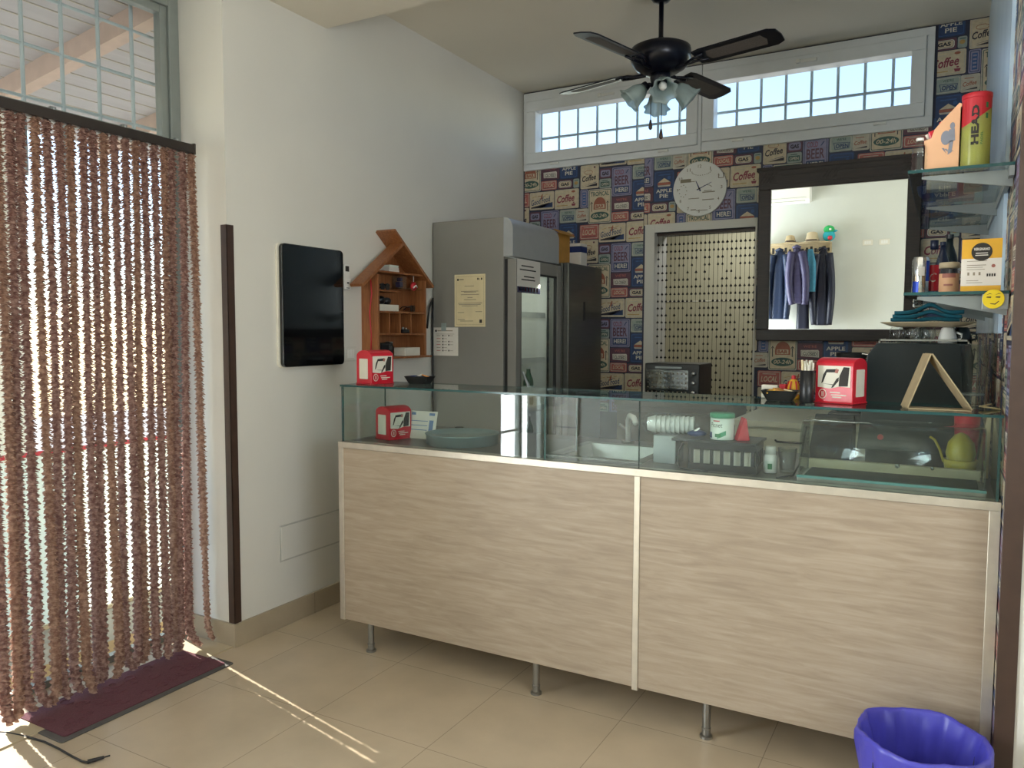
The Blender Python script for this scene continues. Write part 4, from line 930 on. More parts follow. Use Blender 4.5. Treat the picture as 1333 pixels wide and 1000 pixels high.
V_ = thing('curved_glass_case', 'low curved glass food case on the counter worktop', 'display case', (-.143, 2.73, WT))
def vp(name, m, fn, bev=0., smooth=False): b = MB(); b.smooth = smooth; fn(b); return b.build(name, m, V_, False, bev)
hw = .262
vp('base_tray', M['steel'], lambda b: (b.box(-hw, hw, -.118, .115, 0, .018)), .003)
vp('tray_insert', M['rubber'], lambda b: b.box(-hw+.02, hw-.02, -.095, .06, .018, .024), .002)
vp('back_sill', M['beige'], lambda b: b.box(-hw+.01, hw-.01, .06, .085, .018, .052), .002)
prof = [(-.112, .018), (-.108, .10), (-.098, .145), (-.078, .172), (-.05, .186), (-.02, .190), (.10, .190)]
def curved(b):
    a = [[(x, y, z) for y, z in prof] for x in (-hw+.004, hw-.004)]; n = len(prof)
    b.add(a[0]+a[1], [(k, k+1, n+k+1, n+k) for k in range(n-1)])
o = vp('curved_pane', M['glass'], curved, 0, True); sd = o.modifiers.new('thick', 'SOLIDIFY'); sd.thickness = .004
for s in (-1, 1):
    vp('end_pane', M['glass'], lambda b, s=s: b.prism([(y, z) for y, z in prof][::-1] + [(-.112, .016), (.10, .016)][:0] + [(.10, .018)][:0], (s*(hw-.008), 0, 0), (0, 1, 0), (0, 0, 1), .004) if False else b.prism([(-.110, .018), (.10, .018), (.10, .188), (-.02, .188), (-.05, .184), (-.077, .170), (-.096, .144), (-.106, .10)], (s*(hw-.006)-.002, 0, 0), (0, 1, 0), (0, 0, 1), .004))
vp('front_edge', M['edgelight'], lambda b: b.box(-hw, hw, -.120, -.112, .016, .024))
vp('knob', M['chrome'], lambda b: b.ball((.02, .058, .05), .008, 10, 6)); vp('knob', M['chrome'], lambda b: b.ball((.12, .058, .05), .006, 10, 6))

t = thing('lemon_squeezer', 'yellow lemon-shaped plastic bowl behind the glass case', 'bowl', (.055, 2.90, WT))
b = MB(); b.smooth = True; b.lathe([(.035, 0), (.040, .004), (.047, .05), (.050, .07), (.046, .07), (.038, .01)], seg=24); b.build('bowl', M['lemon'], t)
b = MB(); b.smooth = True; b.lathe([(.034, .05), (.042, .09), (.036, .125), (.018, .15), (.004, .158)], seg=24, wob=lambda a, k: 1+.04*math.cos(8*a)); b.build('cone', M['lemon'], t)
b = MB(); b.smooth = True; b.tube([(-.048, -.01, .06), (-.06, -.012, .10), (-.075, -.012, .13), (-.09, -.01, .14)], .004, 6); b.build('spout', M['lemon'], t)
t = thing('red_cup', 'red plastic cup standing behind the yellow bowl', 'cup', (.072, 3.00, WT))
b = MB(); b.smooth = True; b.lathe([(.030, 0), (.040, .225), (.037, .225), (.028, .006)], seg=24); b.build('cup', M['red'], t)
t = thing('cream_wedge', 'cream folded card behind the red cup', 'card', (.118, 3.02, WT))
b = MB(); b.prism([(-.02, 0), (.02, 0), (.022, .22), (.012, .22)], (0, 0, 0), (1, 0, 0), (0, 0, 1), .03); b.build('card', M['cream'], t, bevel=.001)

# ---- coffee machine, cups
E_ = thing('coffee_machine', 'big black-green coffee machine with its back to the counter', 'coffee machine', (-.075, 3.2, WT))
def ep(name, m, fn, bev=.003, smooth=False): b = MB(); b.smooth = smooth; fn(b); return b.build(name, m, E_, False, bev)
ep('housing', M['dkteal'], lambda b: b.prism([(-.195, .06), (.155, .06), (.160, .40), (.148, .444), (-.140, .444), (-.170, .40)], (0, -.14, 0), (1, 0, 0), (0, 0, 1), -.30))
ep('red_button', M['redpaint'], lambda b: b.cyl((-.118, -.139, .108), (-.118, -.146, .108), .010, seg=16), 0)
ep('drip_base', M['black'], lambda b: b.box(-.17, .15, -.10, .20, 0, .06)); ep('cup_rail', M['steel'], lambda b: (b.box(-.135, .145, -.135, -.129, .452, .458), b.box(-.135, -.129, -.135, .15, .452, .458), b.box(.139, .145, -.135, .15, .452, .458), b.box(-.135, -.130, -.135, -.130, .444, .452), b.box(.140, .145, -.135, -.130, .444, .452)), 0)
for k, z in enumerate((.255, .32, .40)):
    ep('hinge_pin', M['chrome'], lambda b, z=z: b.cyl((-.176+.008*k, -.12, z), (-.205+.008*k, -.125, z+.004), .003, seg=8), 0)
TZ = WT+.4445
gl0 = None
for k, (x, y) in enumerate(((-.155, 3.12), (-.105, 3.10), (-.055, 3.11), (-.13, 3.20), (-.07, 3.21), (-.02, 3.19))):
    if gl0 is None:
        gl0 = thing('upturned_glass', 'small clear glass upside down on the coffee machine', 'glass', (x, y, TZ), 0, 'upturned glasses on the coffee machine')
        b = MB(); b.smooth = True; b.lathe([(.026, 0), (.022, .050), (.018, .056), (.001, .056)], seg=18); b.build('glass', M['clear'], gl0)
    else: dup(gl0, (x, y, TZ))
for k, (x, y, m, lab) in enumerate(((.005, 3.115, 'white', 'white espresso cup upside down under the beige tray'), (.050, 3.14, 'dkteal', 'dark cup at the right end of the coffee machine top'))):
    t = thing('espresso_cup', lab, 'cup', (x, y, TZ)); b = MB(); b.smooth = True; b.lathe([(.030, 0), (.029, .02), (.020, .052), (.016, .056), (.001, .056)], seg=20); b.build('cup', M[m], t)
    b = MB(); b.smooth = True; b.tube([(.028, 0, .012), (.042, 0, .016), (.042, 0, .032), (.024, 0, .038)], .004, 6); b.build('handle', M[m], t)
t = thing('oval_tray', 'long beige oval tray resting on the upturned glasses', 'tray', (-.06, 3.14, TZ+.0565), .04)
b = MB(); b.smooth = True; b.lathe([(.098, 0), (.118, .004), (.150, .016), (.152, .018), (.147, .0185), (.115, .008), (.001, .006)], seg=40); o = b.build('tray', M['beige'], t); o.scale = (1, .62, 1)
t = thing('folded_cloth', 'teal folded towel lying on the beige oval tray', 'cloth', (-.06, 3.14, TZ+.0690))
b = MB(); b.smooth = True
for j in range(3):
    rows = []
    for sgn in (0, 1):
        for q_ in range(1): pass
    n = 24; top = []; bot = []
    for i in range(n+1):
        x = -.115+.215*i/n+.006*j; zz = .006+.014*j + .010*math.exp(-((x-.01)/.035)**2)*(j+.4) + .002*math.sin(40*x+j)
        top.append((x, zz+.012)); bot.append((x, zz))
    b.prism(bot + top[::-1], (0, .06-.004*j, 0), (1, 0, 0), (0, 0, 1), .115)
b.build('towel', M['teal'], t)
# ------------------------------------------------------------------ glass shelves on the right wall
def shelf(lab, z, zb):
    t = thing('glass_shelf', lab, 'shelf', (.02, 3.3, z))
    b = MB(); b.box(-.135, .131, -.70, .70, 0, .009); b.mi = [0, 0, 1, 1, 1, 1]; b.build('glass_plate', [M['greenglass'], M['edge']], t)
    for y in (-.64, .0, .64):
        b = MB(); b.prism([(.131, -.002), (-.10, -.002), (-.10, -.010), (.131, -zb)], (0, y-.004, 0), (1, 0, 0), (0, 0, 1), -.008); b.build('bracket', M['rawgrey'], t)
    b = MB(); b.box(.118, .131, -.70, .70, -.028, -.001); b.build('wall_rail', M['rawgrey'], t)
    return t
shelf('upper glass shelf on the papered right wall holding the ball tube', 1.869, .05)
shelf('lower glass shelf on the right wall holding can, bottle and coffee box', 1.512, .06)
U1, U2 = 1.879, 1.522
t = thing('tennis_ball_tube', 'tall tennis ball tube with red top on the upper glass shelf', 'ball tube', (.055, 2.665, U1))
for k in range(3): b = MB(); b.smooth = True; b.ball((0, 0, .034+.066*k), .0325, 18, 12); b.build('tennis_ball', M['tennis'], t)
b = MB(); b.smooth = True; b.lathe([(.036, 0), (.0375, .004), (.0375, .196), (.036, .200)], seg=32); b.build('clear_tube', M['tubeplastic'], t)
b = MB(); b.smooth = True; b.lathe([(.038, .196), (.039, .200), (.039, .210), (.034, .212)], seg=32); b.build('lid', M['redpaint'], t)
b = MB(); n = 30
zl = lambda a: .118 + .055*(0.5-0.5*math.cos(a+2.75))
b.add([(.0379*math.cos(2*PI*k/n), .0379*math.sin(2*PI*k/n), (zl(2*PI*k/n) if r_ == 0 else .197)) for r_ in (0, 1) for k in range(n)], [(k, (k+1) % n, n+(k+1) % n, n+k) for k in range(n)]); b.build('red_wrap', M['redpaint'], t)
def vert_text(b, s, r, a0, z0, length, hgt, d=.0006, bold=0.):
    """word running upwards along a cylinder"""
    vs, fs, _ = text_geo(s, 0., bold)
    b.add([((r+d)*math.cos(a0-(y-.5)*hgt/r), (r+d)*math.sin(a0-(y-.5)*hgt/r), z0+x*length) for x, y in vs], fs)
b = MB(); vert_text(b, 'HEAD', .0379, -1.66, .062, .112, .019, bold=.05); b.build('brand_lettering', M['ink'], t)
b = MB(); vert_text(b, 'PADEL', .0376, -1.20, .062, .036, .006, bold=.01)
for k in range(2): patch(b, -.95, -.75, .135+.03*k, .150+.03*k, .0381, 4)
b.build('small_lettering', M['leaf'], t)
t = thing('peach_display_box', 'peach stepped cardboard display box with bird print on upper shelf', 'box', (-.025, 2.70, U1))
side = [(-.052, 0), (.042, 0), (.042, .188), (.036, .192), (-.012, .140), (-.026, .122), (-.034, .098), (-.052, .092)]
for y, nm in ((-.045, 'front_side'), (.045, 'rear_side')):
    b = MB(); b.prism(side[::1], (0, y, 0), (1, 0, 0), (0, 0, 1), -.003); b.build(nm, M['peach'], t)
b = MB(); b.box(-.052, -.049, -.045, .045, 0, .08); b.m = 1
for k in range(4): b.box(-.0524, -.052, -.02, .0, .012+.016*k, .020+.016*k)
b.build('end_flap', [M['redpaint'], M['ink']], t); b = MB(); b.box(-.05, .042, -.045, .045, 0, .003); b.box(.039, .042, -.045, .045, 0, .18); b.build('tray', M['card'], t)
b = MB(); O = (0, -.045, 0)
b.poly([(.004+p[0], .095+p[1]) for p in ellipse(.026, .042, 14)], O, X3, Z3, d=.0008); b.poly([(.020+p[0], .128+p[1]) for p in ellipse(.013, .020, 12)], O, X3, Z3, d=.0009)
b.poly([(.002, .078), (.028, .085), (.026, .120), (.012, .118)], O, X3, Z3, d=.001); b.poly([(.014, .085), (.024, .085), (.020, .052), (.010, .045)], O, X3, Z3, d=.001)
for k in range(5): b.poly([(-.006+.007*k, .066-.003*k), (0+.007*k, .066-.003*k), (.006+.007*k, .050+.001*k)], O, X3, Z3, d=.0012)
b.build('bird_print', M['birdgrey'] if 'birdgrey' in M else mat('grey_blue_print', '#7f8390', .7, var=.15), t)
b = MB(); b.obox((-.02, -.01, .10), (.035, .06, .05), ry(-.3)); b.obox((.005, .01, .13), (.03, .05, .05), ry(-.3)); b.build('red_packs', M['red'], t, bevel=.004)
b = MB(); b.obox((-.030, -.028, .108), (.034, .006, .026), ry(-.5)); b.m = 1; b.obox((-.030, -.0316, .108), (.018, .001, .010), ry(-.5)); b.build('price_tag', [M['paper'], M['ink']], t)
t = thing('small_water_bottle', 'small clear ribbed plastic bottle at the end of the upper shelf', 'bottle', (-.088, 2.66, U1))
b = MB(); b.smooth = True; b.lathe([(.019, 0), (.022, .008)] + [(.0225 if k % 2 else .020, .012+.008*k) for k in range(7)] + [(.020, .072), (.010, .088), (.009, .094)], seg=18); b.build('bottle', M['clear'], t); b = MB(); b.cyl((0, 0, .094), (0, 0, .102), .0105); b.build('cap', M['white'], t)
# things further back on the upper shelf, seen from below through its glass
for k, (x, y, m, sz, lab) in enumerate(((-.03, 3.02, 'paper', (.09, .07, .07), 'white box behind the peach box on the upper shelf'), (.07, 3.05, 'mauve', (.07, .09, .10), 'violet box behind the ball tube on the upper shelf'),
        (.03, 3.26, 'rustprint', (.08, .08, .08), 'reddish box in the middle of the upper shelf'), (.06, 3.72, 'tin', (.10, .08, .09), 'grey-green box at the far end of the upper shelf'))):
    b = MB(); b.box(-sz[0]/2, sz[0]/2, -sz[1]/2, sz[1]/2, 0, sz[2]); o = b.build('cardboard_box', M[m], bevel=.002); o.location = (x, y, U1); tag(o, lab, 'box')
t = thing('blue_bowl', 'round dark blue bowl near the outer edge of the upper shelf', 'bowl', (-.065, 3.22, U1)); b = MB(); b.smooth = True; b.lathe([(.022, 0), (.040, .02), (.048, .05), (.045, .05), (.02, .006)], seg=24); b.build('bowl', M['blue'], t)
t = thing('gilt_saucer', 'little gilt dish at the far end of the upper shelf', 'dish', (-.05, 3.70, U1)); b = MB(); b.smooth = True; b.lathe([(.025, 0), (.045, .012), (.047, .014), (.024, .003)], seg=24); b.build('dish', M['mustard'], t)
bottle('liqueur_bottle', 'dark blue bottle standing mid way along the upper shelf', None, (-.06, 3.45, U1), M['blue'], M['bluelid'], .20, .034)
# lower shelf
t = thing('energy_can', 'slim blue and silver drink can on the lower glass shelf', 'can', (-.082, 2.98, U2))
b = MB(); b.smooth = True; b.lathe([(.022, 0), (.026, .006), (.026, .124), (.0225, .132), (.0225, .134), (.020, .131)], seg=28); b.build('can', M['chrome'], t)
b = MB(); patch(b, -2.6, -1.75, .008, .052, .0263, 8); patch(b, -.9, -.1, .052, .120, .0263, 8); b.m = 1; patch(b, -1.9, -1.1, .07, .10, .0264, 8); b.build('blue_panels', [M['canblue'] if 'canblue' in M else mat('bright_blue_print', '#1a3fae', .3, .3, var=.05), M['paper']], t)
t = thing('cola_bottle', 'red-labelled cola bottle with dark blue cap on the lower shelf', 'bottle', (-.045, 3.02, U2))
b = MB(); b.smooth = True; b.lathe([(.020, 0), (.022, .006), (.021, .05), (.022, .10), (.014, .135), (.0095, .150), (.0095, .165)], seg=22); b.build('bottle', M['clear'], t)
b = MB(); b.smooth = True; b.lathe([(.0224, .022), (.0224, .108)], seg=22, cap0=False, cap1=False); b.build('label', M['red'], t); b = MB(); wrap_text(b, 'C', .066, .030, -1.6, .022, .0226, shear=.2); b.build('script_letter', M['paper'], t)
b = MB(); b.smooth = True; b.cyl((0, 0, .162), (0, 0, .192), .0125, seg=16); b.build('cap', M['bluelid'], t)
t = thing('spread_jar', 'beige labelled jar with grey lid beside the cola bottle', 'jar', (.002, 2.90, U2))
b = MB(); b.smooth = True; b.lathe([(.026, 0), (.029, .005), (.029, .085), (.026, .09)], seg=26); b.m = 1; b.lathe([(.0292, .012), (.0292, .070)], seg=26, cap0=False, cap1=False); b.m = 2; patch(b, -2.3, -.9, .056, .070, .0296, 8); patch(b, -2.1, -1.2, .030, .036, .0296, 8); b.build('jar', [M['clear'], M['peach'], M['rustprint']], t)
b = MB(); b.smooth = True; b.lathe([(.030, .088), (.030, .104), (.028, .106)], seg=26); b.build('lid', M['beige'], t)
bottle('spray_bottle', 'dark blue spray bottle behind the jar on the lower shelf', None, (-.02, 3.16, U2), M['bluelid'], M['bluelid'], .20, .022)
bottle('dark_bottle', 'tall dark bottle at the back of the lower shelf', None, (.0, 3.40, U2), M['dkteal'], M['black'], .25, .03)
t = thing('coffee_box', 'yellow and white coffee box with round black badge', 'box', (.083, 2.66, U2), -.05)
w, h = .100, .150
b = MB(); b.box(-w/2, w/2, -.024, .03, 0, h); b.m = 1; b.box(-w/2-.0003, w/2+.0003, -.0246, -.024, .016, .094); b.build('box', [M['yellow'], M['paper']], t)
b = MB(); O = (0, -.0246, 0); b.poly([(0+p[0], .113+p[1]) for p in ellipse(.052, .052, 30)], O, X3, Z3, d=.0005)
b.m = 1; b.text('VERGNANO', Vector(O)+X3*-.020+Z3*.117, X3, Z3, .040, .008, .0009, .1, .03)
for (y, ww) in ((.108, .030), (.102, .032)): b.poly([(-ww/2, y), (ww/2, y), (ww/2, y+.0025), (-ww/2, y+.0025)], O, X3, Z3, d=.0009)
b.m = 2
for (x, y, ww, hh) in ((-.036, .086, .05, .0015), (-.036, .074, .048, .002), (-.036, .068, .04, .0015), (-.036, .062, .045, .0015), (-.034, .046, .005, .009), (-.020, .046, .005, .009), (-.006, .046, .005, .009), (-.036, .030, .03, .0015), (-.036, .024, .04, .0015)): b.poly([(x, y), (x+ww, y), (x+ww, y+hh), (x, y+hh)], O, X3, Z3, d=.0006)
b.m = 3; b.poly([(.030+p[0], .072+p[1]) for p in ellipse(.010, .010, 14)], O, X3, Z3, d=.0006); b.m = 0
for k in range(4): b.poly([(.014+.006*k, .042), (.018+.006*k, .042), (.018+.006*k, .050), (.014+.006*k, .050)], O, X3, Z3, d=.0006)
b.build('front_print', [M['ink'], M['paper'], M['inkgrey'], M['rustprint']], t)
t = thing('emoji_sticker', 'round yellow smirking emoji badge under the lower shelf', 'sticker', (.113, 2.592, 1.497))
b = MB(); b.prism(ellipse(.054, .054, 32), (0, 0, 0), (1, 0, 0), (0, 0, 1), .005); b.build('badge', M['emoji'], t, bevel=.0012)
b = MB(); O = (0, -.005, 0)
for s in (-1, 1):
    b.poly([(s*.011-.006, .004), (s*.011+.005, .003), (s*.011+.006, .007), (s*.011-.005, .007)], O, X3, Z3, d=.0005); b.poly([(s*.011-.008, .011), (s*.011+.002, .0145), (s*.011+.008, .013), (s*.011+.002, .0165)], O, X3, Z3, d=.0005)
b.poly([(-.008, -.012), (.004, -.013), (.013, -.005), (.014, -.007), (.005, -.016), (-.007, -.014)], O, X3, Z3, d=.0005); b.build('face_print', M['darkbrown'], t)
tag(bx('badge_plate', M['rawgrey'], .086, .150, 2.593, 2.600, 1.468, 1.511, bevel=.001), 'grey metal plate behind the yellow emoji badge', 'plate')
# stemware rack
t = thing('stemware_rack', 'chrome rail holding wine glasses under the lower shelf', 'rack', (-.09, 3.56, 1.50))
for x in (-.02, .02): b = MB(); b.cyl((x, -.28, 0), (x, .28, 0), .003, seg=8); b.build('rail', M['chrome'], t)
b = MB(); b.cyl((-.02, -.27, .01), (-.02, -.27, 0), .003); b.cyl((.02, .27, .01), (.02, .27, 0), .003); b.cyl((-.02, -.27, 0), (.02, -.27, 0), .003); b.cyl((-.02, .27, 0), (.02, .27, 0), .003); b.build('bracket', M['chrome'], t)
wg = None
for y in (3.44, 3.52, 3.60, 3.68):
    if wg is None:
        wg = thing('hanging_wine_glass', 'stemmed glass hanging upside down from the rail under the shelf', 'glass', (-.09, y, 1.504), 0, 'hanging stemmed glasses')
        b = MB(); b.smooth = True; b.lathe([(.030, .001), (.028, 0), (.005, -.006), (.004, -.06), (.006, -.075), (.028, -.095), (.034, -.12), (.029, -.16)], seg=20, cap1=False); b.build('glass', M['clear'], wg)
    else: dup(wg, (-.09, y, 1.504))

# ------------------------------------------------------------------ back wall furniture
t = thing('wall_mirror', 'large mirror in a dark carved wooden frame on the papered wall', 'mirror', (-.70, YB-.012, 1.352)); t.rotation_euler = (math.radians(1.0), 0, 0)
b = MB(); x0, x1, z0, z1 = -.335, .555, .0, 1.052; gx0, gx1, gz0, gz1 = -.262, .482, .070, .918
b.box(x0, x1, -.042, 0, z0, gz0); b.box(x0, x1, -.042, 0, gz1, z1); b.box(x0, gx0, -.042, 0, gz0, gz1); b.box(gx1, x1, -.042, 0, gz0, gz1); b.build('frame', M['mirrorwood'], t, bevel=.004)
b = MB(); b.box(x0-.012, x1+.012, -.048, -.002, z1-.022, z1); b.box(x0+.02, x1-.02, -.046, -.042, gz1+.028, gz1+.034); b.box(x0+.02, x1-.02, -.046, -.042, z1-.052, z1-.046)
for cx in (x0+.055, (x0+x1)/2-.03, x1-.055):                       # carved lattice panels
    for k in range(4):
        b.obox((cx-.03+.02*k, -.044, gz1+.072), (.005, .004, .07), ry(.6)); b.obox((cx-.03+.02*k, -.044, gz1+.072), (.005, .004, .07), ry(-.6))
b.build('carved_moulding', M['mirrorwood'], t)
mm, nt, out = _base('silvered_mirror'); gl = nt.nodes.new('ShaderNodeBsdfGlossy'); gl.inputs[0].default_value = (.86, .89, .87, 1); gl.inputs['Roughness'].default_value = .003; nt.links.new(gl.outputs[0], out.inputs[0])
b = MB(); b.box(gx0-.004, gx1+.004, -.027, -.022, gz0-.004, gz1+.004); b.build('mirror_glass', mm, t)

t = thing('wall_clock', 'round white wall clock with printed face above the bead curtain', 'clock', (-1.416, YB-.004, 2.322))
b = MB(); b.smooth = False; b.prism(ellipse(.346, .346, 56), (0, 0, 0), (1, 0, 0), (0, 0, 1), .018); b.build('dial', M['white'], t, bevel=.003)
b = MB(); O = (0, -.018, 0)
for k in range(1, 13):
    a = PI/2 - k*PI/6; x, z = .142*math.cos(a), .142*math.sin(a); s_ = str(k); w = .011*len(s_)
    b = MB(); b.text(s_, Vector(O)+X3*(x-w/2)+Z3*(z-.010), X3, Z3, w if s_ != '1' else .005, .020, .0008, 0, .01); b.build('numeral', M['inkgrey'], t)
b = MB()
def bar(x, z, w, h): b.poly([(x, z), (x+w, z), (x+w, z+h), (x, z+h)], O, X3, Z3, d=.0008)
for k in range(14):                                             # plate-and-cup style print under the 12
    a = PI+PI*k/13; bar(.012+.062*math.cos(a)-.003, .108+.026*math.sin(a), .006, .004)
bar(-.125, .045, .07, .022); bar(-.06, .046, .03, .004); bar(.02, -.028, .08, .006); bar(.03, -.018, .05, .004); bar(-.07, -.062, .07, .004); bar(.02, -.075, .075, .005); bar(-.055, -.135, .035, .006); bar(-.02, -.140, .075, .004); bar(.12, .055, .03, .004); bar(.12, .055, .004, .03); bar(.15, .055, .004, .034)
for k in range(9): a = 2*PI*k/9; bar(-.11+.024*math.cos(a), -.01+.038*math.sin(a), .006, .005)
for k in range(10): a = .3+2.6*k/10; bar(.045+.03*math.cos(a), .018*math.sin(a), .008, .003)
b.build('face_print', M['inkgrey'], t)
for nm, L, w, a in (('hour_hand', .055, .009, 115), ('minute_hand', .085, .006, 24)):
    b = MB(); c, s_ = math.cos(math.radians(a)), math.sin(math.radians(a)); U = Vector((c, 0, s_)); Vv = Vector((-s_, 0, c))
    b.prism([(-.018, -w/2), (L, -w*.2), (L, w*.2), (-.018, w/2)], Vector((0, -.0195, 0)), U, Vv, .0012); b.build(nm, M['blue'], t)
b = MB(); b.cyl((0, -.018, 0), (0, -.024, 0), .006); b.build('pivot', M['black'], t)

# bead curtain
t = thing('bead_curtain', 'hanging bead curtain of dark wooden beads in the rear doorway', 'curtain', (-1.39, YB+.05, 2.06))
b = MB(); b.box(-.325, .327, -.01, .01, -.016, -.001); b.build('curtain_rail', M['darkbrown'], t)
nb = 23; RB = random.Random(5)
for i in range(nb):
    x = -.315+.628*i/(nb-1)
    b = MB(); b.smooth = True; b.cyl((x, 0, -1.62), (x, 0, -.012), .0011, seg=5)
    z = -.075; run = True; cnt = RB.randint(2, 6)
    b.m = 1
    while z > -1.60:
        if run:
            r = .0078 if cnt % 2 else .0092
            b.lathe([(.0015, .010), (r*.55, .004), (r, -.002), (r*.7, -.007), (.001, -.008)], (x, 0, z), 8, cap0=False, cap1=False)
        z -= .047; cnt -= 1
        if cnt <= 0: run = not run; cnt = RB.randint(3, 8) if run else RB.choice((0, 1, 1, 2, 4))
    b.build('bead_string', [M['string'], M['bead']], t)

# back counters
t = thing('back_counter', 'white drawer cabinet along the back wall behind the bar', 'cabinet', (-.45, 4.5, 0))
b = MB(); b.box(-.50, .59, -.40, .50, .08, .92); b.build('body', M['backcab'], t, bevel=.002); b = MB(); b.box(-.51, .598, -.43, .51, .92, .95); b.build('top', M['backcab'], t, bevel=.003); b = MB(); b.box(-.48, .58, -.36, .48, 0, .08); b.build('plinth', M['rubber'], t)
for k, x in enumerate((-.49, .06)):
    for j, (z0, z1) in enumerate(((.76, .905), (.56, .75), (.10, .55))):
        b = MB(); b.box(x, x+.525, -.418, -.401, z0, z1); dr = b.build('drawer', M['backcab'], t, bevel=.003)
        b = MB(); b.smooth = True; b.tube([(x+.20, -.418, z1-.05), (x+.21, -.435, z1-.055), (x+.33, -.435, z1-.055), (x+.34, -.418, z1-.05)], .005, 6); b.build('handle', M['rubber'], dr)
t = thing('oven_cabinet', 'brown grey low cabinet carrying the black oven', 'cabinet', (-1.26, 4.35, 0))
b = MB(); b.box(-.36, .26, -.22, .25, .06, .99); b.build('body', M['brownctr'], t, bevel=.003); b = MB(); b.box(-.37, .27, -.24, .26, .99, 1.02); b.build('top', M['brownctr'], t, bevel=.003)
for s in (-.35, -.05):
    b = MB(); b.box(s, s+.29, -.234, -.221, .10, .96); b.build('door', M['brownctr'], t, bevel=.003)
b = MB(); b.box(-.34, .24, -.19, .22, 0, .06); b.build('plinth', M['rubber'], t)
t = thing('countertop_oven', 'black countertop oven with three bright knobs before the bead curtain', 'oven', (-1.345, 4.38, 1.02))
b = MB(); b.box(-.158, .158, -.12, .14, .012, .205); b.build('housing', M['black'], t, bevel=.006)
b = MB(); b.box(-.150, .098, -.126, -.121, .03, .17); b.m = 1
for i in range(10):
    for j in range(5): b.obox((-.135+.0245*i, -.127, .045+.026*j), (.006, .002, .006), ry(.78))
b.build('dotted_door', [M['blackgloss'], M['inkgrey']], t)
b = MB(); b.box(-.09, .06, -.140, -.130, .178, .188); b.cyl((-.085, -.121, .183), (-.085, -.135, .183), .004); b.cyl((.055, -.121, .183), (.055, -.135, .183), .004); b.build('handle', M['rawgrey'], t)
for z in (.045, .098, .150): b = MB(); b.smooth = True; b.cyl((.128, -.121, z), (.128, -.138, z), .014, .011, 14); b.build('knob', M['chrome'], t)
for s in (-.14, .14):
    b = MB(); b.cyl((s, -.09, 0), (s, -.09, .012), .012); b.cyl((s, .11, 0), (s, .11, .012), .012); b.build('foot', M['rubber'], t)
t = thing('coffee_grinder', 'dark coffee grinder on the white back cabinet', 'grinder', (-.42, 4.3, .95))
b = MB(); b.box(-.09, .09, -.10, .12, 0, .05); b.box(-.06, .06, -.04, .10, .05, .22); b.build('body', M['black'], t, bevel=.008); b = MB(); b.smooth = True; b.lathe([(.04, .22), (.075, .34), (.07, .35), (.036, .224)], (0, .03, 0), 20); b.build('hopper', M['rubber'], t)
b = MB(); b.smooth = True; b.tube([(0, -.04, .13), (0, -.10, .12), (0, -.13, .125)], .012, 8); b.build('portafilter_fork', M['chrome'], t)
t = thing('payment_terminal', 'dark grey cash register beside the coffee machine', 'cash register', (-.36, 3.14, WT))
b = MB(); b.prism([(-.09, 0), (.10, 0), (.10, .12), (.04, .17), (-.09, .06)], (-.07, 0, 0), (0, 1, 0), (0, 0, 1), .14); b.build('housing', M['rubber'], t, bevel=.004)
b = MB()
for i in range(4):
    for j in range(4): b.obox((-.045+.03*i, .045+.02*(j-1.5)*1.6-.02, .115+.0135*(j-1.5)*1.6*1.0-.01), (.02, .018, .012), rx(.70))
b.build('keys', M['inkgrey'], t)

# ------------------------------------------------------------------ ceiling fan
FX, FY = -1.275, 3.78
t = thing('ceiling_fan', 'dark four-bladed ceiling fan with frosted tulip lamps', 'ceiling fan', (FX, FY, 2.70))
def pf(name, m, fn, bev=0., smooth=True, parent=None):
    b = MB(); b.smooth = smooth; fn(b); return b.build(name, m, parent or t, False, bev)
pf('canopy', M['fanblue'], lambda b: b.lathe([(.026, .312), (.040, .318), (.060, .345), (.066, .385), (.066, .409)], seg=28)); pf('down_rod', M['fanblue'], lambda b: b.lathe([(.024, .115), (.024, .135), (.012, .150), (.012, .325)], seg=16))
pf('motor', M['fanblue'], lambda b: b.lathe([(.050, -.030), (.085, -.022), (.122, .0), (.142, .028), (.147, .045), (.148, .072), (.144, .092), (.120, .104), (.06, .112), (.025, .118)], seg=40))
for a in (165, 255, 345, 75):
    A = rz(math.radians(a)); Tl = rx(math.radians(-12)); Rr = A
    def blade(b):
        th = .0035
        out = [(.20, -.052), (.24, -.062), (.58, -.066), (.615, -.048), (.622, 0), (.615, .048), (.58, .066), (.24, .062), (.20, .052)]
        b.prism([(x, y) for x, y in out], A @ Vector((0, 0, .0)), A @ X3, A @ (Tl @ Y3), .006)
    bl = pf('blade', M['fanblue'], blade, 0, False)
    def inlay(b):
        out = [(.27, -.036), (.54, -.040), (.555, 0), (.54, .040), (.27, .036), (.255, 0)]; n = A @ (Tl @ Z3)
        b.prism(out, n*-.0012, A @ X3, A @ (Tl @ Y3), .0012)
    pf('cane_inlay', M['cane'], inlay, 0, False, bl)
    def arm(b):
        b.tube([A @ Vector((.09, 0, -.016)), A @ Vector((.14, .0, -.014)), A @ Vector((.19, .02, -.004)), A @ Vector((.25, .03, -.006))], [.010, .009, .007, .006], 8)
        b.tube([A @ Vector((.14, 0, -.014)), A @ Vector((.19, -.02, -.006)), A @ Vector((.25, -.03, .002))], [.009, .007, .006], 8); b.tube([A @ Vector((.19, -.025, -.004)), A @ Vector((.235, 0, -.005)), A @ Vector((.19, .025, -.004))], .005, 6)
    pf('blade_arm', M['fanblue'], arm)
pf('light_fitting', M['fanblue'], lambda b: b.lathe([(.012, -.150), (.024, -.140), (.030, -.115), (.042, -.09), (.050, -.05), (.050, -.029)], seg=24))
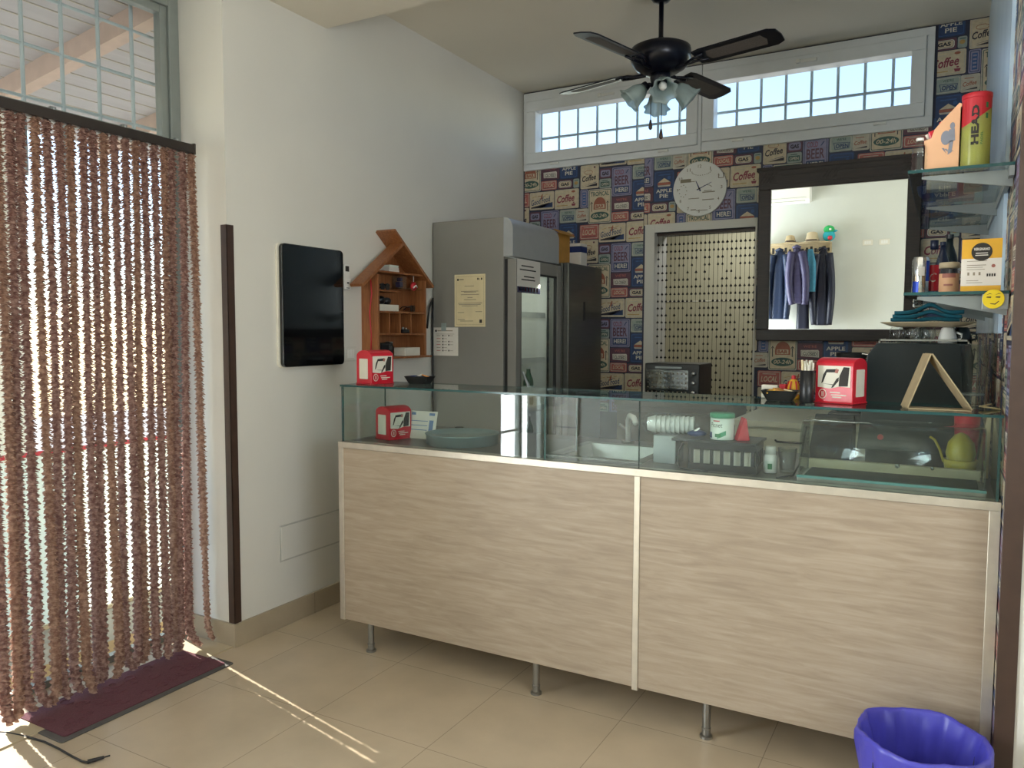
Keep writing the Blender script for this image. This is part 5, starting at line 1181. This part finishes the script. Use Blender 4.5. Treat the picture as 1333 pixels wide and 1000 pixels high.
for a in (205, 295, 25, 115):
    A = rz(math.radians(a)); q = A @ ry(math.radians(132))
    br = pf('lamp_arm', M['fanblue'], lambda b: (b.tube([A @ Vector((.03, 0, -.085)), A @ Vector((.055, 0, -.078)), A @ Vector((.070, 0, -.085))], .010, 8), b.lathe([(.020, -.004), (.024, .012), (.022, .022)], A @ Vector((.066, 0, -.080)), 16, q)))
    sh = pf('glass_shade', M['frost'], lambda b: b.lathe([(.022, .015), (.034, .032), (.044, .055), (.047, .080), (.052, .100), (.064, .115)], A @ Vector((.066, 0, -.080)), 40, q, False, False, wob=lambda an, k: 1 + (.0, .0, .01, .03, .07, .12)[k]*math.sin(7*an)))
    so = sh.modifiers.new('thick', 'SOLIDIFY'); so.thickness = .002
    pf('bulb', M['white'], lambda b: b.lathe([(.008, .02), (.012, .035), (.020, .055), (.018, .072), (.008, .080)], A @ Vector((.066, 0, -.080)), 14, q))
for x, y, L in ((-.035, -.035, .14), (.018, -.03, .19)):
    ch = pf('pull_chain', M['string'], lambda b: b.cyl((x, y, -.10), (x, y, -.12-L), .0022, seg=6))
    pf('chain_knob', M['darkbrown'], lambda b: b.lathe([(.004, -.12-L+.006), (.009, -.12-L-.02), (.010, -.12-L-.034), (.004, -.12-L-.042)], (x, y, 0), 12), 0, True, ch)

# ------------------------------------------------------------------ waste bin
t = thing('waste_bin', 'round waste bin lined with a violet bag before the counter', 'bin', (-.018, 2.345, 0))
b = MB(); b.smooth = True; b.lathe([(.118, 0), (.122, .004), (.150, .24), (.146, .24), (.118, .008)], seg=48); b.build('bin', M['rubber'], t)
n = 72; rows = []; RN = random.Random(3); ph = [RN.uniform(0, 6) for _ in range(12)]
def wr(a, k, amp): return 1.7*amp*(math.sin(9*a+ph[0]+k*.3)+.7*math.sin(17*a+ph[1]-k*.5)+.6*math.sin(29*a+ph[2]+k)+.5*math.sin(41*a+ph[3]))
prof = [(.140, .10, .0026), (.148, .16, .0030), (.155, .22, .0030), (.162, .268, .0024), (.1655, .292, .0014), (.164, .303, .0010), (.158, .305, .0010), (.152, .295, .0022), (.139, .25, .0030), (.132, .20, .0034), (.124, .14, .0036), (.116, .07, .0030), (.104, .03, .003), (.05, .022, .002)]
rings = [[((r+wr(2*PI*i/n, k, am))*math.cos(2*PI*i/n), (r+wr(2*PI*i/n, k, am))*math.sin(2*PI*i/n), z + (.004*math.sin(5*2*PI*i/n+1) if k < 9 else 0) + (.012*math.sin(7*2*PI*i/n) if k == 0 else 0)) for i in range(n)] for k, (r, z, am) in enumerate(prof)]
b = MB(); b.smooth = True; b.loft(rings, False, True); b.build('bin_bag', M['purple'], t)

# ------------------------------------------------------------------ the wall behind the camera (seen in the mirror)
YR = -.9
t = thing('air_conditioner', 'white wall air conditioner high on the rear wall', 'air conditioner', (-1.98, YR, 2.86))
b = MB(); b.prism([(0, .03), (.17, 0), (.20, .05), (.20, .25), (.16, .275), (0, .275)], (-.40, 0, 0), (0, 1, 0), (0, 0, 1), .80); b.build('casing', M['white'], t, bevel=.006)
b = MB(); b.obox((0, .175, .018), (.68, .055, .006), rx(.35)); b.build('air_flap', M['white'], t, bevel=.001)
b = MB(); b.box(-.36, .36, .2005, .202, .075, .078); b.build('front_seam', M['rawgrey'], t)
for x, lab in ((-.905, 'left of the two white socket plates on the rear wall'), (-.713, 'right of the two white socket plates on the rear wall')):
    t = thing('wall_socket', lab, 'socket', (x, YR, 2.335)); b = MB(); b.box(-.060, .060, 0, .008, -.036, .036); b.build('plate', M['offwhite'], t, bevel=.002)
    for k in (-1, 0, 1): b = MB(); b.box(k*.026-.011, k*.026+.011, .008, .010, -.02, .02); b.build('socket_module', M['white'], t, bevel=.001)
t = thing('coat_rack', 'pale carved wooden coat rack with a hat shelf on the rear wall', 'coat rack', (-1.755, YR, 2.19))
b = MB(); b.box(-.43, .43, 0, .018, 0, .16); b.m = 1
for k in range(16): x = -.40+.053*k; b.box(x-.016, x+.016, .018, .0184, .05+.012*(k % 2), .105+.012*(k % 3))
b.build('back_board', [M['straw'], M['ink']], t); b = MB(); b.box(-.43, .43, 0, .20, .16, .175); b.build('hat_shelf', M['straw'], t, bevel=.002)
b = MB(); b.box(.41, .43, 0, .05, -.01, .16); b.build('end_bracket', M['straw'], t, bevel=.002); b = MB(); b.box(-.43, -.41, 0, .05, -.01, .16); b.build('end_bracket', M['straw'], t, bevel=.002)
for x in (-.33, -.14, .0, .12, .27): b = MB(); b.smooth = True; b.tube([(x, .018, .06), (x, .06, .05), (x, .085, .065), (x, .085, .09)], .006, 8); b.build('hook', M['darkbrown'], t)
def coat(lab, x, ztop, L, w, m, quilt, lean=0., d=.11, sleeves=True, yo=.16):
    t = thing('hanging_jacket', lab, 'jacket', (x, YR+yo, ztop)); n = 22; rings = []; K2 = 46
    for k in range(K2+1):
        s = k/K2; z = -L*s
        wx = w*(.22 + .78*min(1, s/.16)**.6)*(1 - .10*math.sin(PI*min(1, s*1.1))) ; wy = d*(.35+.65*min(1, s/.2)**.7)
        q = 1 + (quilt*abs(math.sin(PI*s*L/.045)) if quilt else 0)
        rings.append([((wx/2*math.cos(2*PI*i/n))*q + lean*s + .006*math.sin(3*2*PI*i/n+6*s), (wy/2*math.sin(2*PI*i/n))*q*(1+.12*math.sin(5*2*PI*i/n+3)), z) for i in range(n)])
    b = MB(); b.smooth = True; b.loft(rings); b.build('body', m, t)
    if sleeves:
        for s in (-1, 1):
            pts = []; rr = []
            for k in range(24):
                u = k/23; pts.append((s*(w*.40+.035*math.sin(PI*u)+.02*u)+lean*u, .02+.02*math.sin(PI*u), -.06-u*L*.93)); rr.append((.052-.014*u)*(1+(quilt*.8*(k % 2) if quilt else 0)))
            b = MB(); b.smooth = True; b.tube(pts, rr, 12); b.build('sleeve', m, t)
    b = MB(); b.smooth = True; b.tube([(-.05, .045, -.01), (0, .055, .015), (.05, .045, -.01)], .016, 8); b.build('collar', m, t)
    return t
coat('petrol blue quilted jacket hanging left on the coat rack', -1.935, 2.28, .90, .20, M['tealcoat'], .07, -.01, .10, True, .17)
coat('mauve horizontally quilted jacket in the middle of the coat rack', -1.700, 2.30, .72, .14, M['mauve'], .16, .03, .10, True, .30)
coat('dark navy coat behind the mauve jacket on the rack', -1.64, 2.22, .97, .17, M['navycloth'], 0, 0, .07, False, .15)
coat('long navy coat hanging at the right end of the coat rack', -1.405, 2.27, .97, .17, M['navycloth'], 0, .0, .12, True, .17)
b = MB(); b.smooth = True; n = 20; rings = []
for k in range(30):
    s = k/29; z = 2.27-.54*s; w = .06+.07*min(1, s*3)
    rings.append([(-1.545+(w/2)*math.cos(2*PI*i/n)*(1+.1*math.sin(4*2*PI*i/n+s*3)), YR+.27+.020*math.sin(2*PI*i/n)*(1+.4*math.sin(3*2*PI*i/n)), z) for i in range(n)])
b.loft(rings); tag(b.build('scarf', M['scarf']), 'light blue scarf hanging between the jackets', 'scarf')
for (x, z, r, lab, m) in ((-1.82, 2.366, .11, 'low straw hat at the left on the hat shelf', 'straw'), (-1.55, 2.366, .14, 'wide beige sun hat beside the plush toy', 'beige')):
    t = thing('straw_hat', lab, 'hat', (x, YR+.11, z)); b = MB(); b.smooth = True; b.lathe([(r, 0), (r*1.02, .004), (r*.62, .014), (r*.56, .05), (r*.45, r*.85), (r*.2, r*.95), (.002, r*.95)], seg=30, wob=lambda a, k: 1+.03*math.sin(3*a)); b.build('hat', M[m], t)
    b = MB(); b.smooth = True; b.lathe([(r*.64, .014), (r*.60, .034)], seg=30, cap0=False, cap1=False); b.build('hat_band', M['darkbrown'], t)
t = thing('plush_toy', 'green and turquoise plush bird on the hat shelf', 'plush toy', (-1.35, YR+.11, 2.366))
b = MB(); b.smooth = True; b.ball((0, 0, .07), .075, 18, 12, (1, .8, .95)); b.build('body', M['toyblue'], t); b = MB(); b.smooth = True; b.ball((.0, 0, .15), .06, 18, 12, (1.1, .9, .9)); b.build('head', M['toygreen'], t)
b = MB(); b.smooth = True; b.lathe([(.02, 0), (.012, .03), (.002, .05)], (.055, 0, .13), 12, ry(PI/2)); b.build('beak', M['toyblue'], t); b = MB(); b.smooth = True; b.ball((.02, .055, .04), .03, 12, 8); b.build('red_foot', M['redpaint'], t)
b = MB(); b.smooth = True; b.ball((.02, .05, .15), .014, 10, 6); b.build('eye', M['white'], t)

# ------------------------------------------------------------------ camera
cam = bpy.data.cameras.new('camera'); co = bpy.data.objects.new('camera', cam); COL.objects.link(co); scn.camera = co
cam.sensor_fit = 'HORIZONTAL'; cam.sensor_width = 36; cam.lens = 1011.14/1333*36; cam.clip_start = .03; cam.clip_end = 100
yaw, pitch, roll = .508590, .066807, .002887
fw = Vector((-math.sin(yaw)*math.cos(pitch), math.cos(yaw)*math.cos(pitch), -math.sin(pitch))); rt = Vector((math.cos(yaw), math.sin(yaw), 0)); up = rt.cross(fw)
r2 = rt*math.cos(roll)+up*math.sin(roll); u2 = up*math.cos(roll)-rt*math.sin(roll)
mw = Matrix((r2, u2, -fw)).transposed().to_4x4(); mw.translation = (0, 0, 1.4); co.matrix_world = mw

# ------------------------------------------------------------------ daylight and added fill light
wd = bpy.data.worlds.new('sky'); scn.world = wd; wd.use_nodes = True; nt = wd.node_tree
sk = nt.nodes.new('ShaderNodeTexSky'); sk.sky_type = 'NISHITA'; sk.sun_disc = False; sk.sun_elevation = math.radians(38); sk.sun_rotation = math.radians(-100); sk.air_density = 1.0; sk.dust_density = .2; sk.ozone_density = 1.5
bg = nt.nodes['Background']; nt.links.new(sk.outputs[0], bg.inputs[0]); bg.inputs[1].default_value = SKY
sun = bpy.data.lights.new('sun', 'SUN'); sun.energy = SUN; sun.angle = math.radians(.35); sun.color = (1, .93, .82)
so = bpy.data.objects.new('sun', sun); COL.objects.link(so); d = Vector((.976, -.22, -.76)); so.rotation_euler = d.to_track_quat('-Z', 'Y').to_euler()
def daylight(name, loc, aim, sx, sy, power, col, portal=False):
    l = bpy.data.lights.new(name, 'AREA'); l.shape = 'RECTANGLE'; l.size = sx; l.size_y = sy; l.energy = power; l.color = col
    l.cycles.is_portal = portal
    o = bpy.data.objects.new(name, l); COL.objects.link(o); o.location = loc; o.rotation_euler = Vector(aim).to_track_quat('-Z', 'Y').to_euler(); return o
daylight('sky_portal', (-1.40, YB+.20, 2.83), (0, -1, 0), 2.6, .55, 1, (1, 1, 1), True)
daylight('sky_portal', (-3.2, 1.78, 1.45), (1, 0, 0), 1.1, 2.8, 1, (1, 1, 1), True)
l_ = bpy.data.lights.new('fridge_lamp', 'AREA'); l_.shape = 'RECTANGLE'; l_.size = .42; l_.size_y = .05; l_.energy = .5; l_.color = (.95, 1, .85); o = bpy.data.objects.new('fridge_lamp', l_); COL.objects.link(o); o.location = (-2.27, 4.165, 1.76); o.rotation_euler = Vector((-.55, 0, -1)).to_track_quat('-Z', 'X').to_euler()
for (nm, loc, aim, a, bsz, pw, col) in LAMPS: daylight(nm, loc, aim, a, bsz, pw, col)
cy = scn.cycles
cy.use_denoising = True; cy.max_bounces = 12; cy.diffuse_bounces = 6; cy.glossy_bounces = 6; cy.transmission_bounces = 10; cy.transparent_max_bounces = 32
cy.caustics_reflective = False; cy.caustics_refractive = False; cy.sample_clamp_indirect = 8
vs = scn.view_settings; vs.view_transform = 'Standard'; vs.look = 'None'; vs.gamma = 1; vs.use_curve_mapping = False; vs.exposure = EXPO
